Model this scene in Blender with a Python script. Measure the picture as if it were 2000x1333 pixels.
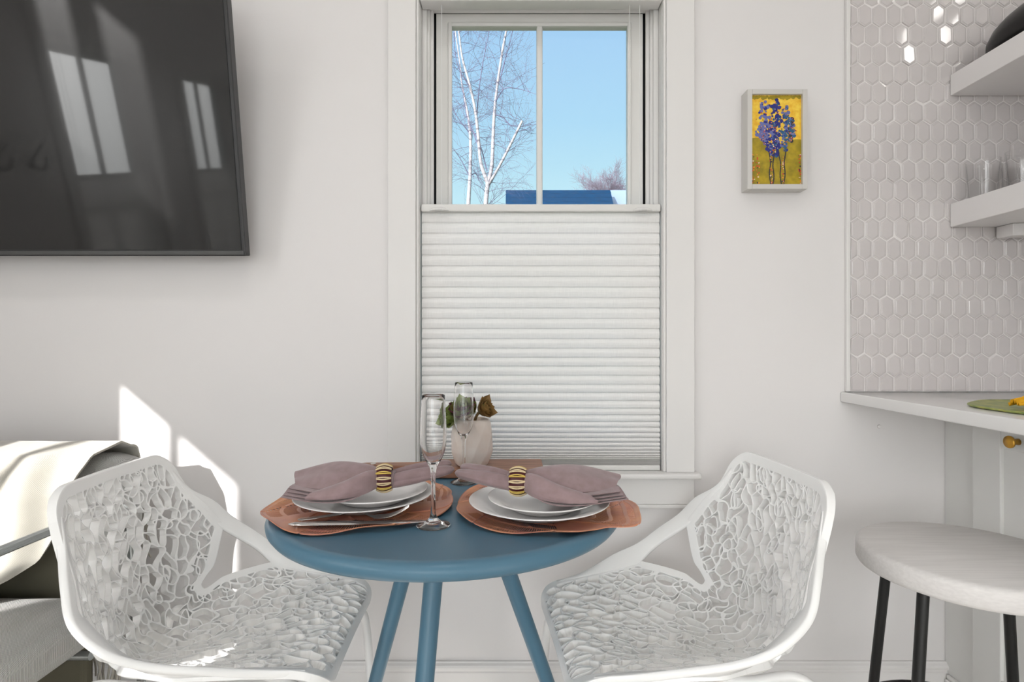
import bpy, bmesh, math, random
import numpy as np
from mathutils import Vector, Matrix

for o in list(bpy.data.objects):
    bpy.data.objects.remove(o, do_unlink=True)
scene = bpy.context.scene
COL = scene.collection
PI = math.pi
F = 1100.0          # focal length in pixels at 2000 wide
CZ = 1.054          # lens height
WALL = 1.6          # distance of the window wall

# ------------------------------------------------------------------ camera
cam_d = bpy.data.cameras.new('camera')
cam_d.sensor_width = 36.0
cam_d.lens = 36.0 * F / 2000.0
cam_d.clip_start = 0.02
cam_d.clip_end = 300
cam = bpy.data.objects.new('camera', cam_d)
COL.objects.link(cam)
cam.location = (0, 0, CZ)
cam.rotation_euler = (PI / 2, 0, 0)
scene.camera = cam

# ------------------------------------------------------------------ view
scene.view_settings.view_transform = 'Standard'
scene.view_settings.look = 'None'
scene.view_settings.exposure = 0.0
scene.view_settings.gamma = 1.0
scene.view_settings.use_curve_mapping = False
scene.cycles.max_bounces = 12
scene.cycles.diffuse_bounces = 5
scene.cycles.glossy_bounces = 5
scene.cycles.transmission_bounces = 10
scene.cycles.transparent_max_bounces = 12
scene.cycles.caustics_refractive = False
scene.cycles.caustics_reflective = False
scene.cycles.sample_clamp_indirect = 4.0

# ------------------------------------------------------------------ sky (gradient by elevation)
world = bpy.data.worlds.new('sky')
scene.world = world
world.use_nodes = True
wn, wl = world.node_tree.nodes, world.node_tree.links
bg = wn['Background']
tc = wn.new('ShaderNodeTexCoord')
sep = wn.new('ShaderNodeSeparateXYZ')
ramp = wn.new('ShaderNodeValToRGB')
wl.new(tc.outputs['Generated'], sep.inputs[0])
wl.new(sep.outputs['Z'], ramp.inputs[0])
wl.new(ramp.outputs[0], bg.inputs[0])
e = ramp.color_ramp.elements
e[0].position = 0.0; e[0].color = (0.72, 0.93, 0.98, 1)
e[1].position = 1.0; e[1].color = (0.20, 0.42, 0.90, 1)
for p, c in ((0.24, (0.56, 0.87, 0.98, 1)), (0.36, (0.42, 0.73, 0.96, 1)), (0.50, (0.38, 0.65, 0.95, 1))):
    x = e.new(p); x.color = c
bg.inputs[1].default_value = 1.0
# bright haze around the sun
sv = Vector((-1.0, -1.39, 0.87)).normalized()
dp = wn.new('ShaderNodeVectorMath'); dp.operation = 'DOT_PRODUCT'; dp.inputs[1].default_value = sv
wl.new(tc.outputs['Generated'], dp.inputs[0])
mx0 = wn.new('ShaderNodeMath'); mx0.operation = 'MAXIMUM'; mx0.inputs[1].default_value = 0.0; wl.new(dp.outputs['Value'], mx0.inputs[0])
pw0 = wn.new('ShaderNodeMath'); pw0.operation = 'POWER'; pw0.inputs[1].default_value = 7.0; wl.new(mx0.outputs[0], pw0.inputs[0])
sc0 = wn.new('ShaderNodeVectorMath'); sc0.operation = 'SCALE'; sc0.inputs[0].default_value = (15.5, 15.3, 15.0)
wl.new(pw0.outputs[0], sc0.inputs['Scale'])
ad0 = wn.new('ShaderNodeVectorMath'); ad0.operation = 'ADD'
wl.new(ramp.outputs[0], ad0.inputs[0]); wl.new(sc0.outputs[0], ad0.inputs[1]); wl.new(ad0.outputs[0], bg.inputs[0])

# ------------------------------------------------------------------ sun
sun_dir = Vector((1.0, 1.39, -0.87)).normalized()
sd = bpy.data.lights.new('sun', 'SUN')
sd.energy = 10.0
sd.angle = math.radians(0.55)
sd.color = (1.0, 0.98, 0.965)
sun = bpy.data.objects.new('sun', sd)
COL.objects.link(sun)
sun.location = (-6, -6, 6)
sun.rotation_euler = sun_dir.to_track_quat('-Z', 'Y').to_euler()

# ------------------------------------------------------------------ ceiling lamps (power per lamp); fixtures built below
CEIL = 3.3
LAMPS = [(-0.15, 0.30, 5.2), (1.30, -0.35, 1.5), (-1.50, 0.2, 4),
         (-0.95, -1.7, 5.5), (1.40, -1.7, 2), (-1.75, -2.6, 3)]
# soft fill added at an invented opening in the unseen rear wall
dd = bpy.data.lights.new('rear_fill_light', 'AREA')
dd.shape = 'RECTANGLE'; dd.size = 2.6; dd.size_y = 2.2
dd.energy = 13
dd.color = (0.99, 0.985, 0.98)
rear_fill = bpy.data.objects.new('rear_fill_light', dd)
COL.objects.link(rear_fill)
rear_fill.location = (-0.1, -3.75, 1.35)
rear_fill.rotation_euler = (PI / 2, 0, PI)
rear_fill.rotation_euler = Vector((0, 1, 0)).to_track_quat('-Z', 'Y').to_euler()

# ================================================================== helpers
def tag(o, label=None, cat=None, group=None, kind=None):
    if label: o['label'] = label
    if cat: o['category'] = cat
    if group: o['group'] = group
    if kind: o['kind'] = kind
    return o

def empty(name, loc=(0, 0, 0), rz=0.0, label=None, cat=None, group=None, kind=None):
    o = bpy.data.objects.new(name, None)
    o.empty_display_size = 0.05
    COL.objects.link(o)
    o.location = loc
    o.rotation_euler = (0, 0, rz)
    return tag(o, label, cat, group, kind)

def link_mesh(name, me, mat=None, parent=None, smooth=False):
    mats = mat if isinstance(mat, (list, tuple)) else [mat]
    for m in mats:
        if m: me.materials.append(m)
    if smooth:
        me.polygons.foreach_set('use_smooth', np.ones(len(me.polygons), dtype=bool))
    o = bpy.data.objects.new(name, me)
    COL.objects.link(o)
    if parent: o.parent = parent
    return o

def copy_tree(o, parent=None):
    c = o.copy(); COL.objects.link(c); c.parent = parent
    for ch in list(o.children):
        copy_tree(ch, c)
    return c

class MB:
    """collects shapes into one mesh"""
    def __init__(self):
        self.v = []; self.f = []; self.m = []; self.s = []
    def add(self, vs, fs, mi=0, smooth=False):
        b = len(self.v)
        self.v.extend([tuple(p) for p in vs])
        self.f.extend([tuple(i + b for i in f) for f in fs])
        self.m.extend([mi] * len(fs)); self.s.extend([smooth] * len(fs))
    def bm(self, bm, mi=0, smooth=False, mat=None):
        bm.verts.ensure_lookup_table()
        vs = [(mat @ v.co if mat else v.co.copy()) for v in bm.verts]
        for i, v in enumerate(bm.verts): v.index = i
        self.add(vs, [[v.index for v in f.verts] for f in bm.faces], mi, smooth)
        bm.free()
    def box(self, x0, x1, y0, y1, z0, z1, bev=0.0, seg=2, mi=0, rot=None, smooth=False):
        bm = bmesh.new()
        bmesh.ops.create_cube(bm, size=1.0)
        for v in bm.verts:
            v.co = Vector(((x0 + x1) / 2 + v.co.x * (x1 - x0), (y0 + y1) / 2 + v.co.y * (y1 - y0), (z0 + z1) / 2 + v.co.z * (z1 - z0)))
        if bev > 0:
            bev = min(bev, 0.49 * min(abs(x1 - x0), abs(y1 - y0), abs(z1 - z0)))
            bmesh.ops.bevel(bm, geom=list(bm.edges), offset=bev, segments=seg, profile=0.5, affect='EDGES')
        self.bm(bm, mi, smooth or (bev > 0 and seg > 2), rot)
        return self
    def tube(self, pts, r, n=12, caps=True, mi=0, closed=False):
        pts = [Vector(p) for p in pts]
        rs = r if isinstance(r, (list, tuple)) else [r] * len(pts)
        k = len(pts)
        tang = []
        for i in range(k):
            if closed: t = pts[(i + 1) % k] - pts[i - 1]
            else: t = pts[min(i + 1, k - 1)] - pts[max(i - 1, 0)]
            tang.append(t.normalized() if t.length > 1e-9 else Vector((0, 0, 1)))
        up = Vector((0, 0, 1)) if abs(tang[0].z) < 0.9 else Vector((1, 0, 0))
        nrm = (up - up.dot(tang[0]) * tang[0]).normalized()
        vs = []
        for i in range(k):
            nrm = (nrm - nrm.dot(tang[i]) * tang[i])
            nrm = nrm.normalized() if nrm.length > 1e-9 else tang[i].orthogonal().normalized()
            bn = tang[i].cross(nrm)
            for j in range(n):
                a = 2 * PI * j / n
                vs.append(pts[i] + (nrm * math.cos(a) + bn * math.sin(a)) * rs[i])
        fs = []
        for i in range(k if closed else k - 1):
            a0, b0 = i * n, ((i + 1) % k) * n
            for j in range(n):
                j2 = (j + 1) % n
                fs.append((a0 + j, a0 + j2, b0 + j2, b0 + j))
        self.add(vs, fs, mi, True)
        if caps and not closed:
            self.add(vs[:n], [tuple(range(n - 1, -1, -1))], mi, False)
            self.add(vs[-n:], [tuple(range(n))], mi, False)
        return self
    def lathe(self, prof, n=48, c=(0, 0, 0), mi=0, smooth=True, ax=None):
        vs = []; fs = []
        k = len(prof)
        for (r, z) in prof:
            for j in range(n):
                a = 2 * PI * j / n
                vs.append(Vector((r * math.cos(a), r * math.sin(a), z)))
        for i in range(k - 1):
            for j in range(n):
                j2 = (j + 1) % n
                fs.append((i * n + j, i * n + j2, (i + 1) * n + j2, (i + 1) * n + j))
        if prof[0][0] > 1e-6: fs.append(tuple(range(n - 1, -1, -1)))
        if prof[-1][0] > 1e-6: fs.append(tuple((k - 1) * n + j for j in range(n)))
        M = Matrix.Translation(Vector(c))
        if ax is not None: M = M @ Vector(ax).to_track_quat('Z', 'Y').to_matrix().to_4x4()
        self.add([M @ v for v in vs], fs, mi, smooth)
        return self
    def grid(self, P, mi=0, smooth=True, closed_u=False):
        """P: (n,m,3) array"""
        n, m = P.shape[:2]
        fs = []
        for i in range(n if closed_u else n - 1):
            i2 = (i + 1) % n
            for j in range(m - 1):
                fs.append((i * m + j, i2 * m + j, i2 * m + j + 1, i * m + j + 1))
        self.add(P.reshape(-1, 3).tolist(), fs, mi, smooth)
        return self
    def build(self, name, mat=None, parent=None, merge=0.0):
        me = bpy.data.meshes.new(name)
        me.from_pydata([tuple(v) for v in self.v], [], self.f)
        me.polygons.foreach_set('material_index', np.array(self.m, dtype=np.int32))
        me.polygons.foreach_set('use_smooth', np.array(self.s, dtype=bool))
        if merge > 0:
            bm = bmesh.new(); bm.from_mesh(me)
            bmesh.ops.remove_doubles(bm, verts=bm.verts, dist=merge)
            bm.to_mesh(me); bm.free()
        me.update()
        return link_mesh(name, me, mat, parent)

def catmull(pts, n=8):
    pts = [np.array(p, dtype=float) for p in pts]
    P = [2 * pts[0] - pts[1]] + pts + [2 * pts[-1] - pts[-2]]
    out = []
    for i in range(1, len(P) - 2):
        for k in range(n):
            t = k / n
            out.append(0.5 * ((2 * P[i]) + (-P[i - 1] + P[i + 1]) * t + (2 * P[i - 1] - 5 * P[i] + 4 * P[i + 1] - P[i + 2]) * t * t + (-P[i - 1] + 3 * P[i] - 3 * P[i + 1] + P[i + 2]) * t ** 3))
    out.append(pts[-1])
    return np.array(out)

def solidify(o, t, offset=0.0):
    m = o.modifiers.new('thickness', 'SOLIDIFY'); m.thickness = t; m.offset = offset
    return o

# marching squares slab: F>0 is solid; mapf(s,t)->P,N
def slab(name, Fd, S, T, mapf, thick, mat, parent=None, roundw=0.002, bev=0.0015, extra=None):
    n, m = Fd.shape
    sol = Fd > 0
    ids = {}
    SS, TT = np.meshgrid(S, T, indexing='ij')
    cid = -np.ones((n, m), dtype=np.int64)
    cid[sol] = np.arange(sol.sum())
    ps = [SS[sol]]; pt = [TT[sol]]; fv = [Fd[sol]]
    cnt = int(sol.sum())
    hc = sol[:-1, :] != sol[1:, :]
    hid = -np.ones((n - 1, m), dtype=np.int64)
    hid[hc] = cnt + np.arange(hc.sum()); cnt += int(hc.sum())
    w = Fd[:-1, :][hc] / (Fd[:-1, :][hc] - Fd[1:, :][hc])
    w = np.clip(w, 0.02, 0.98)
    ps.append(SS[:-1, :][hc] * (1 - w) + SS[1:, :][hc] * w); pt.append(TT[:-1, :][hc]); fv.append(np.zeros(hc.sum()))
    vc = sol[:, :-1] != sol[:, 1:]
    vid = -np.ones((n, m - 1), dtype=np.int64)
    vid[vc] = cnt + np.arange(vc.sum()); cnt += int(vc.sum())
    w = Fd[:, :-1][vc] / (Fd[:, :-1][vc] - Fd[:, 1:][vc])
    w = np.clip(w, 0.02, 0.98)
    ps.append(SS[:, :-1][vc]); pt.append(TT[:, :-1][vc] * (1 - w) + TT[:, 1:][vc] * w); fv.append(np.zeros(vc.sum()))
    ps = np.concatenate(ps); pt = np.concatenate(pt); fv = np.concatenate(fv)
    P, N = mapf(ps, pt)
    k = 1 - np.clip(fv / roundw, 0, 1)
    th = thick if extra is None else thick + extra(ps, pt)
    th = np.broadcast_to(th, ps.shape)
    top = P - N * (bev * k ** 2)[:, None]
    bot = P - N * (th - bev * k ** 2)[:, None]
    A, B, C, D = cid[:-1, :-1], cid[1:, :-1], cid[1:, 1:], cid[:-1, 1:]
    eAB, eBC, eCD, eDA = hid[:, :-1], vid[1:, :], hid[:, 1:], vid[:-1, :]
    code = (sol[:-1, :-1] * 1 + sol[1:, :-1] * 2 + sol[1:, 1:] * 4 + sol[:-1, 1:] * 8)
    corners = [A, B, C, D]; edges = [eAB, eBC, eCD, eDA]
    polys = []; segs = []
    for c in range(1, 16):
        msk = code == c
        if not msk.any(): continue
        bits = [(c >> i) & 1 for i in range(4)]
        seq = []; kinds = []
        for i in range(4):
            if bits[i]: seq.append(corners[i][msk]); kinds.append('c')
            if bits[i] != bits[(i + 1) % 4]: seq.append(edges[i][msk]); kinds.append('o' if bits[i] else 'i')
        polys.append(np.stack(seq, 1))
        L = len(seq)
        for i in range(L):
            if kinds[i] == 'o' and kinds[(i + 1) % L] == 'i':
                segs.append(np.stack([seq[i], seq[(i + 1) % L]], 1))
    segs = np.concatenate(segs)
    nv = len(ps)
    verts = np.concatenate([top, bot, top, bot])
    loops = []; counts = []
    for p in polys:
        loops.append(p.ravel()); counts.append(np.full(len(p), p.shape[1]))
        q = p[:, ::-1] + nv
        loops.append(q.ravel()); counts.append(np.full(len(q), q.shape[1]))
    wq = np.stack([segs[:, 1] + 2 * nv, segs[:, 0] + 2 * nv, segs[:, 0] + 3 * nv, segs[:, 1] + 3 * nv], 1)
    loops.append(wq.ravel()); counts.append(np.full(len(wq), 4))
    loops = np.concatenate(loops); counts = np.concatenate(counts)
    used = np.zeros(len(verts), dtype=bool); used[loops] = True
    remap = np.cumsum(used) - 1
    verts = verts[used]; loops = remap[loops]
    me = bpy.data.meshes.new(name)
    me.vertices.add(len(verts)); me.vertices.foreach_set('co', verts.astype(np.float32).ravel())
    me.loops.add(len(loops)); me.loops.foreach_set('vertex_index', loops.astype(np.int32))
    me.polygons.add(len(counts))
    st = np.concatenate([[0], np.cumsum(counts)[:-1]])
    me.polygons.foreach_set('loop_start', st.astype(np.int32))
    me.update(calc_edges=True); me.validate()
    return link_mesh(name, me, mat, parent, smooth=True)

# ================================================================== materials
def pmat(name, col, rough=0.5, metal=0.0, spec=0.5, trans=0.0, ior=1.45, coat=0.0, sheen=0.0, sub=0.0):
    m = bpy.data.materials.new(name)
    m.use_nodes = True
    b = m.node_tree.nodes['Principled BSDF']
    b.inputs['Base Color'].default_value = (*col, 1)
    b.inputs['Roughness'].default_value = rough
    b.inputs['Metallic'].default_value = metal
    b.inputs['Specular IOR Level'].default_value = spec
    b.inputs['Transmission Weight'].default_value = trans
    b.inputs['IOR'].default_value = ior
    b.inputs['Coat Weight'].default_value = coat
    b.inputs['Sheen Weight'].default_value = sheen
    return m

def nodes(m): return m.node_tree.nodes, m.node_tree.links, m.node_tree.nodes['Principled BSDF']

def vary(m, c1, c2, scale=5.0, detail=4.0, stretch=(1, 1, 1), lo=0.35, hi=0.65, coord='Object'):
    n, l, b = nodes(m)
    t = n.new('ShaderNodeTexCoord'); mp = n.new('ShaderNodeMapping'); nz = n.new('ShaderNodeTexNoise'); r = n.new('ShaderNodeValToRGB')
    mp.inputs['Scale'].default_value = stretch
    nz.inputs['Scale'].default_value = scale; nz.inputs['Detail'].default_value = detail
    l.new(t.outputs[coord], mp.inputs[0]); l.new(mp.outputs[0], nz.inputs['Vector']); l.new(nz.outputs['Fac'], r.inputs[0])
    r.color_ramp.elements[0].position = lo; r.color_ramp.elements[0].color = (*c1, 1)
    r.color_ramp.elements[1].position = hi; r.color_ramp.elements[1].color = (*c2, 1)
    l.new(r.outputs[0], b.inputs['Base Color'])
    return mp, nz, r

def bump(m, scale=50.0, strength=0.1, dist=0.001, kind='noise', stretch=(1, 1, 1)):
    n, l, b = nodes(m)
    t = n.new('ShaderNodeTexCoord'); mp = n.new('ShaderNodeMapping'); mp.inputs['Scale'].default_value = stretch
    nz = n.new('ShaderNodeTexNoise' if kind == 'noise' else 'ShaderNodeTexVoronoi')
    nz.inputs['Scale'].default_value = scale
    bp = n.new('ShaderNodeBump'); bp.inputs['Strength'].default_value = strength; bp.inputs['Distance'].default_value = dist
    l.new(t.outputs['Object'], mp.inputs[0]); l.new(mp.outputs[0], nz.inputs['Vector'])
    l.new(nz.outputs['Fac' if kind == 'noise' else 'Distance'], bp.inputs['Height']); l.new(bp.outputs[0], b.inputs['Normal'])
    return m

def weave(m, c1, c2, fx, fz, ax=('X', 'Z'), bumpd=0.0006, bs=0.6):
    """plain woven cloth: two crossed sets of threads"""
    n, l, b = nodes(m)
    t = n.new('ShaderNodeTexCoord'); s = n.new('ShaderNodeSeparateXYZ'); l.new(t.outputs['Object'], s.inputs[0])
    nz = n.new('ShaderNodeTexNoise'); nz.inputs['Scale'].default_value = 60; l.new(t.outputs['Object'], nz.inputs['Vector'])
    outs = []
    for a, f in zip(ax, (fx, fz)):
        mu = n.new('ShaderNodeMath'); mu.operation = 'MULTIPLY'; mu.inputs[1].default_value = f; l.new(s.outputs[a], mu.inputs[0])
        ad = n.new('ShaderNodeMath'); ad.operation = 'MULTIPLY_ADD'; ad.inputs[1].default_value = 2.0
        l.new(nz.outputs['Fac'], ad.inputs[0]); l.new(mu.outputs[0], ad.inputs[2])
        sn = n.new('ShaderNodeMath'); sn.operation = 'SINE'; l.new(ad.outputs[0], sn.inputs[0]); outs.append(sn)
    pr = n.new('ShaderNodeMath'); pr.operation = 'MULTIPLY'; l.new(outs[0].outputs[0], pr.inputs[0]); l.new(outs[1].outputs[0], pr.inputs[1])
    mr = n.new('ShaderNodeMapRange'); mr.inputs['From Min'].default_value = -0.8; mr.inputs['From Max'].default_value = 0.8
    l.new(pr.outputs[0], mr.inputs['Value'])
    mx = n.new('ShaderNodeMix'); mx.data_type = 'RGBA'
    mx.inputs['A'].default_value = (*c1, 1); mx.inputs['B'].default_value = (*c2, 1)
    l.new(mr.outputs[0], mx.inputs['Factor']); l.new(mx.outputs['Result'], b.inputs['Base Color'])
    bp = n.new('ShaderNodeBump'); bp.inputs['Strength'].default_value = bs; bp.inputs['Distance'].default_value = bumpd
    l.new(mr.outputs[0], bp.inputs['Height']); l.new(bp.outputs[0], b.inputs['Normal'])
    return m

def clear_pane(name, tint=(1, 1, 1), ior=1.45):
    m = bpy.data.materials.new(name); m.use_nodes = True
    n, l = m.node_tree.nodes, m.node_tree.links
    n.remove(n['Principled BSDF']); out = n['Material Output']
    tr = n.new('ShaderNodeBsdfTransparent'); tr.inputs[0].default_value = (*tint, 1)
    gl = n.new('ShaderNodeBsdfGlossy'); gl.inputs['Roughness'].default_value = 0.01
    lw = n.new('ShaderNodeLayerWeight'); lw.inputs[0].default_value = 0.5
    pw = n.new('ShaderNodeMath'); pw.operation = 'POWER'; pw.inputs[1].default_value = 5.0
    fr = n.new('ShaderNodeMath'); fr.operation = 'MULTIPLY_ADD'; fr.inputs[1].default_value = 0.9; fr.inputs[2].default_value = 0.035
    l.new(lw.outputs['Facing'], pw.inputs[0]); l.new(pw.outputs[0], fr.inputs[0])
    mx = n.new('ShaderNodeMixShader')
    l.new(fr.outputs[0], mx.inputs[0]); l.new(tr.outputs[0], mx.inputs[1]); l.new(gl.outputs[0], mx.inputs[2]); l.new(mx.outputs[0], out.inputs[0])
    return m

M = {}
M['wall'] = bump(pmat('wall_paint', (0.770, 0.748, 0.742), 0.6, spec=0.25), 220, 0.05, 0.0004)
M['trim'] = pmat('trim_paint', (0.765, 0.748, 0.735), 0.33, spec=0.4)
M['sash'] = pmat('sash_paint', (0.74, 0.73, 0.71), 0.4, spec=0.4)
M['ceil'] = pmat('ceiling_paint', (0.83, 0.82, 0.80), 0.7, spec=0.2)
M['white_plastic'] = pmat('white_moulded_plastic', (0.93, 0.925, 0.915), 0.22, spec=0.5)
M['white_tube'] = pmat('white_powder_coated_tube', (0.87, 0.86, 0.85), 0.3)
M['table_blue'] = pmat('blue_powder_coat', (0.075, 0.170, 0.245), 0.32, spec=0.5)
bump(M['table_blue'], 900, 0.04, 0.0003)
M['black_metal'] = pmat('black_metal', (0.006, 0.006, 0.006), 0.35)
M['tile'] = pmat('glazed_tile', (0.62, 0.583, 0.578), 0.08, spec=0.6)
M['grout'] = pmat('grout', (0.78, 0.75, 0.74), 0.7)
M['quartz'] = pmat('white_quartz', (0.84, 0.83, 0.82), 0.12, spec=0.5)
M['cab'] = pmat('cabinet_paint', (0.74, 0.735, 0.72), 0.38)
M['shelf'] = pmat('shelf_paint', (0.80, 0.775, 0.77), 0.4)
M['gold'] = pmat('brushed_brass', (0.60, 0.33, 0.06), 0.32, metal=1.0)
M['porcelain'] = pmat('white_porcelain', (0.84, 0.82, 0.81), 0.1, spec=0.6)
M['steel'] = pmat('polished_steel', (0.72, 0.70, 0.68), 0.16, metal=1.0)
M['chrome'] = pmat('satin_chrome', (0.50, 0.53, 0.53), 0.22, metal=1.0)
M['glass'] = pmat('clear_glass', (1, 1, 1), 0.0, trans=1.0, ior=1.45)
M['pane'] = clear_pane('window_glass')
M['dark_seal'] = pmat('dark_rubber_seal', (0.01, 0.01, 0.012), 0.6)
M['tv_frame'] = pmat('tv_bezel', (0.035, 0.035, 0.036), 0.35)
M['tv_strip'] = pmat('tv_lower_strip', (0.10, 0.10, 0.10), 0.3, metal=0.6)
M['screen'] = pmat('tv_screen_glass', (0.003, 0.0028, 0.0026), 0.30, spec=0.32, coat=1.0)
M['screen'].node_tree.nodes['Principled BSDF'].inputs['Coat Roughness'].default_value = 0.04
M['screen'].node_tree.nodes['Principled BSDF'].inputs['Coat IOR'].default_value = 1.42
M['cord'] = pmat('white_cord', (0.85, 0.85, 0.84), 0.5)

m = pmat('walnut', (0.3, 0.15, 0.09), 0.42); vary(m, (0.17, 0.075, 0.045), (0.42, 0.20, 0.12), 9, 6, (1.2, 26, 26)); M['walnut'] = m
m = pmat('floor_oak', (0.5, 0.4, 0.3), 0.35); vary(m, (0.66, 0.63, 0.59), (0.80, 0.77, 0.73), 4, 5, (14, 1, 1)); M['floor'] = m
m = pmat('whitewashed_wood', (0.66, 0.63, 0.6), 0.5); vary(m, (0.66, 0.635, 0.62), (0.72, 0.695, 0.68), 7, 6, (1.2, 22, 30)); M['stool'] = m
m = pmat('napkin_cotton', (0.35, 0.22, 0.24), 0.8, sheen=0.35); vary(m, (0.255, 0.175, 0.178), (0.315, 0.22, 0.228), 45, 5); bump(m, 1400, 0.15, 0.0003); M['napkin'] = m
m = pmat('copper_vinyl', (0.45, 0.16, 0.10), 0.30, metal=0.35); vary(m, (0.50, 0.20, 0.155), (0.70, 0.33, 0.17), 14, 3, (1, 1, 1), 0.3, 0.7); M['mat'] = m
m = pmat('green_vinyl', (0.30, 0.34, 0.09), 0.4, metal=0.2); vary(m, (0.20, 0.27, 0.08), (0.46, 0.46, 0.13), 40, 3); M['mat_green'] = m
m = pmat('grey_tweed', (0.45, 0.45, 0.43), 0.95); weave(m, (0.36, 0.355, 0.34), (0.86, 0.85, 0.83), 2400, 2400, ('X', 'Y'), 0.0012, 1.0); M['tweed'] = m
m = pmat('grey_tweed_back', (0.45, 0.45, 0.43), 0.95); weave(m, (0.36, 0.355, 0.34), (0.86, 0.85, 0.83), 2400, 2400, ('X', 'Z'), 0.0012, 1.0); M['tweed_z'] = m
m = pmat('cream_wool_throw', (0.72, 0.70, 0.62), 0.95, sheen=0.5); weave(m, (0.40, 0.37, 0.31), (0.56, 0.535, 0.48), 2400, 2400, ('X', 'Z'), 0.0006, 0.7); M['throw'] = m
M['arm_panel'] = bump(pmat('olive_upholstery', (0.13, 0.12, 0.085), 0.9), 500, 0.4, 0.001)
m = pmat('shade_linen', (0.62, 0.60, 0.59), 0.9)
n_, l_, b_ = nodes(m)
t_ = n_.new('ShaderNodeTexCoord')
mixs = []
for st in ((26, 9, 1500), (1500, 9, 34)):
    mp = n_.new('ShaderNodeMapping'); mp.inputs['Scale'].default_value = st
    nz = n_.new('ShaderNodeTexNoise'); nz.inputs['Scale'].default_value = 1.0; nz.inputs['Detail'].default_value = 2
    l_.new(t_.outputs['Object'], mp.inputs[0]); l_.new(mp.outputs[0], nz.inputs['Vector']); mixs.append(nz)
ad = n_.new('ShaderNodeMath'); ad.operation = 'ADD'
l_.new(mixs[0].outputs['Fac'], ad.inputs[0]); l_.new(mixs[1].outputs['Fac'], ad.inputs[1])
rr = n_.new('ShaderNodeValToRGB'); l_.new(ad.outputs[0], rr.inputs[0])
mr_ = n_.new('ShaderNodeMapRange'); mr_.inputs['From Min'].default_value = 0.65; mr_.inputs['From Max'].default_value = 1.35
l_.new(ad.outputs[0], mr_.inputs['Value']); l_.new(mr_.outputs[0], rr.inputs[0])
rr.color_ramp.elements[0].position = 0.1; rr.color_ramp.elements[0].color = (0.86, 0.845, 0.83, 1)
rr.color_ramp.elements[1].position = 0.9; rr.color_ramp.elements[1].color = (0.97, 0.955, 0.94, 1)
l_.new(rr.outputs[0], b_.inputs['Base Color'])
tr_ = n_.new('ShaderNodeBsdfTranslucent'); l_.new(rr.outputs[0], tr_.inputs[0])
ms_ = n_.new('ShaderNodeMixShader'); ms_.inputs[0].default_value = 0.16
l_.new(b_.outputs[0], ms_.inputs[1]); l_.new(tr_.outputs[0], ms_.inputs[2]); l_.new(ms_.outputs[0], n_['Material Output'].inputs[0])
M['shade'] = m
m = pmat('pot_concrete', (0.70, 0.58, 0.50), 0.55); vary(m, (0.74, 0.64, 0.57), (0.80, 0.73, 0.68), 18, 4); M['pot'] = m
M['soil'] = bump(pmat('potting_soil', (0.03, 0.02, 0.015), 0.95), 120, 1.0, 0.004)
M['leaf_green'] = pmat('succulent_green', (0.25, 0.31, 0.09), 0.5)
M['leaf_brown'] = pmat('succulent_bronze', (0.27, 0.155, 0.05), 0.5)
M['leaf_red'] = pmat('succulent_burgundy', (0.11, 0.03, 0.045), 0.5)
M['bead'] = pmat('cream_glass_beads', (0.72, 0.58, 0.36), 0.25)
M['bead_gold'] = pmat('gold_glass_beads', (0.62, 0.44, 0.10), 0.25)
M['maroon'] = pmat('maroon_ring_core', (0.075, 0.012, 0.016), 0.4)
M['yellow'] = pmat('yellow_cotton', (0.85, 0.42, 0.01), 0.8)
M['vase'] = bump(pmat('black_stoneware', (0.010, 0.009, 0.009), 0.3), 30, 0.2, 0.002)
m = pmat('birch_bark', (0.75, 0.72, 0.70), 0.8); vary(m, (0.05, 0.045, 0.06), (0.25, 0.24, 0.25), 5, 5, (1, 1, 5), 0.30, 0.48); M['birch'] = m
M['twig'] = pmat('bare_twig', (0.07, 0.065, 0.12), 0.8)
M['twig_pink'] = pmat('budding_twig', (0.13, 0.105, 0.14), 0.8)
m = pmat('blue_roof_shingle', (0.02, 0.11, 0.30), 0.9, spec=0.05); vary(m, (0.0008, 0.013, 0.036), (0.002, 0.024, 0.062), 6, 3, (1, 1, 9)); M['roof'] = m
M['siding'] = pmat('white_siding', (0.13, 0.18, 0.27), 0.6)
M['grass'] = pmat('lawn', (0.10, 0.16, 0.05), 0.9); vary(M['grass'], (0.05, 0.08, 0.03), (0.10, 0.12, 0.05), 3, 4)

# ================================================================== room shell
XL, XR, YB = -2.31, 1.90, -3.6
TH = 0.16

def wall_holes(name, u0, u1, z0, z1, holes, place, mat):
    """place(mb,u0,u1,z0,z1) adds a box; holes are (u0,u1,z0,z1)"""
    us = sorted({u0, u1, *[h[0] for h in holes], *[h[1] for h in holes]})
    zs = sorted({z0, z1, *[h[2] for h in holes], *[h[3] for h in holes]})
    mb = MB()
    for a, b in zip(us[:-1], us[1:]):
        run = None
        for c, d in zip(zs[:-1], zs[1:]):
            um, zm = (a + b) / 2, (c + d) / 2
            hole = any(h[0] < um < h[1] and h[2] < zm < h[3] for h in holes)
            if hole:
                if run: place(mb, a, b, run[0], run[1]); run = None
            else:
                run = (run[0], d) if run else (c, d)
        if run: place(mb, a, b, run[0], run[1])
    o = mb.build(name, mat)
    return tag(o, kind='structure')

WCX = 0.082         # centre of the window on its wall
WZ0, WZ1 = 0.672, 2.05
wall_holes('wall_back', XL - TH, XR + TH, 0, CEIL, [(WCX - 0.352, WCX + 0.352, WZ0, WZ1)],
           lambda mb, a, b, c, d: mb.box(a, b, WALL, WALL + TH, c, d), M['wall'])
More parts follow.
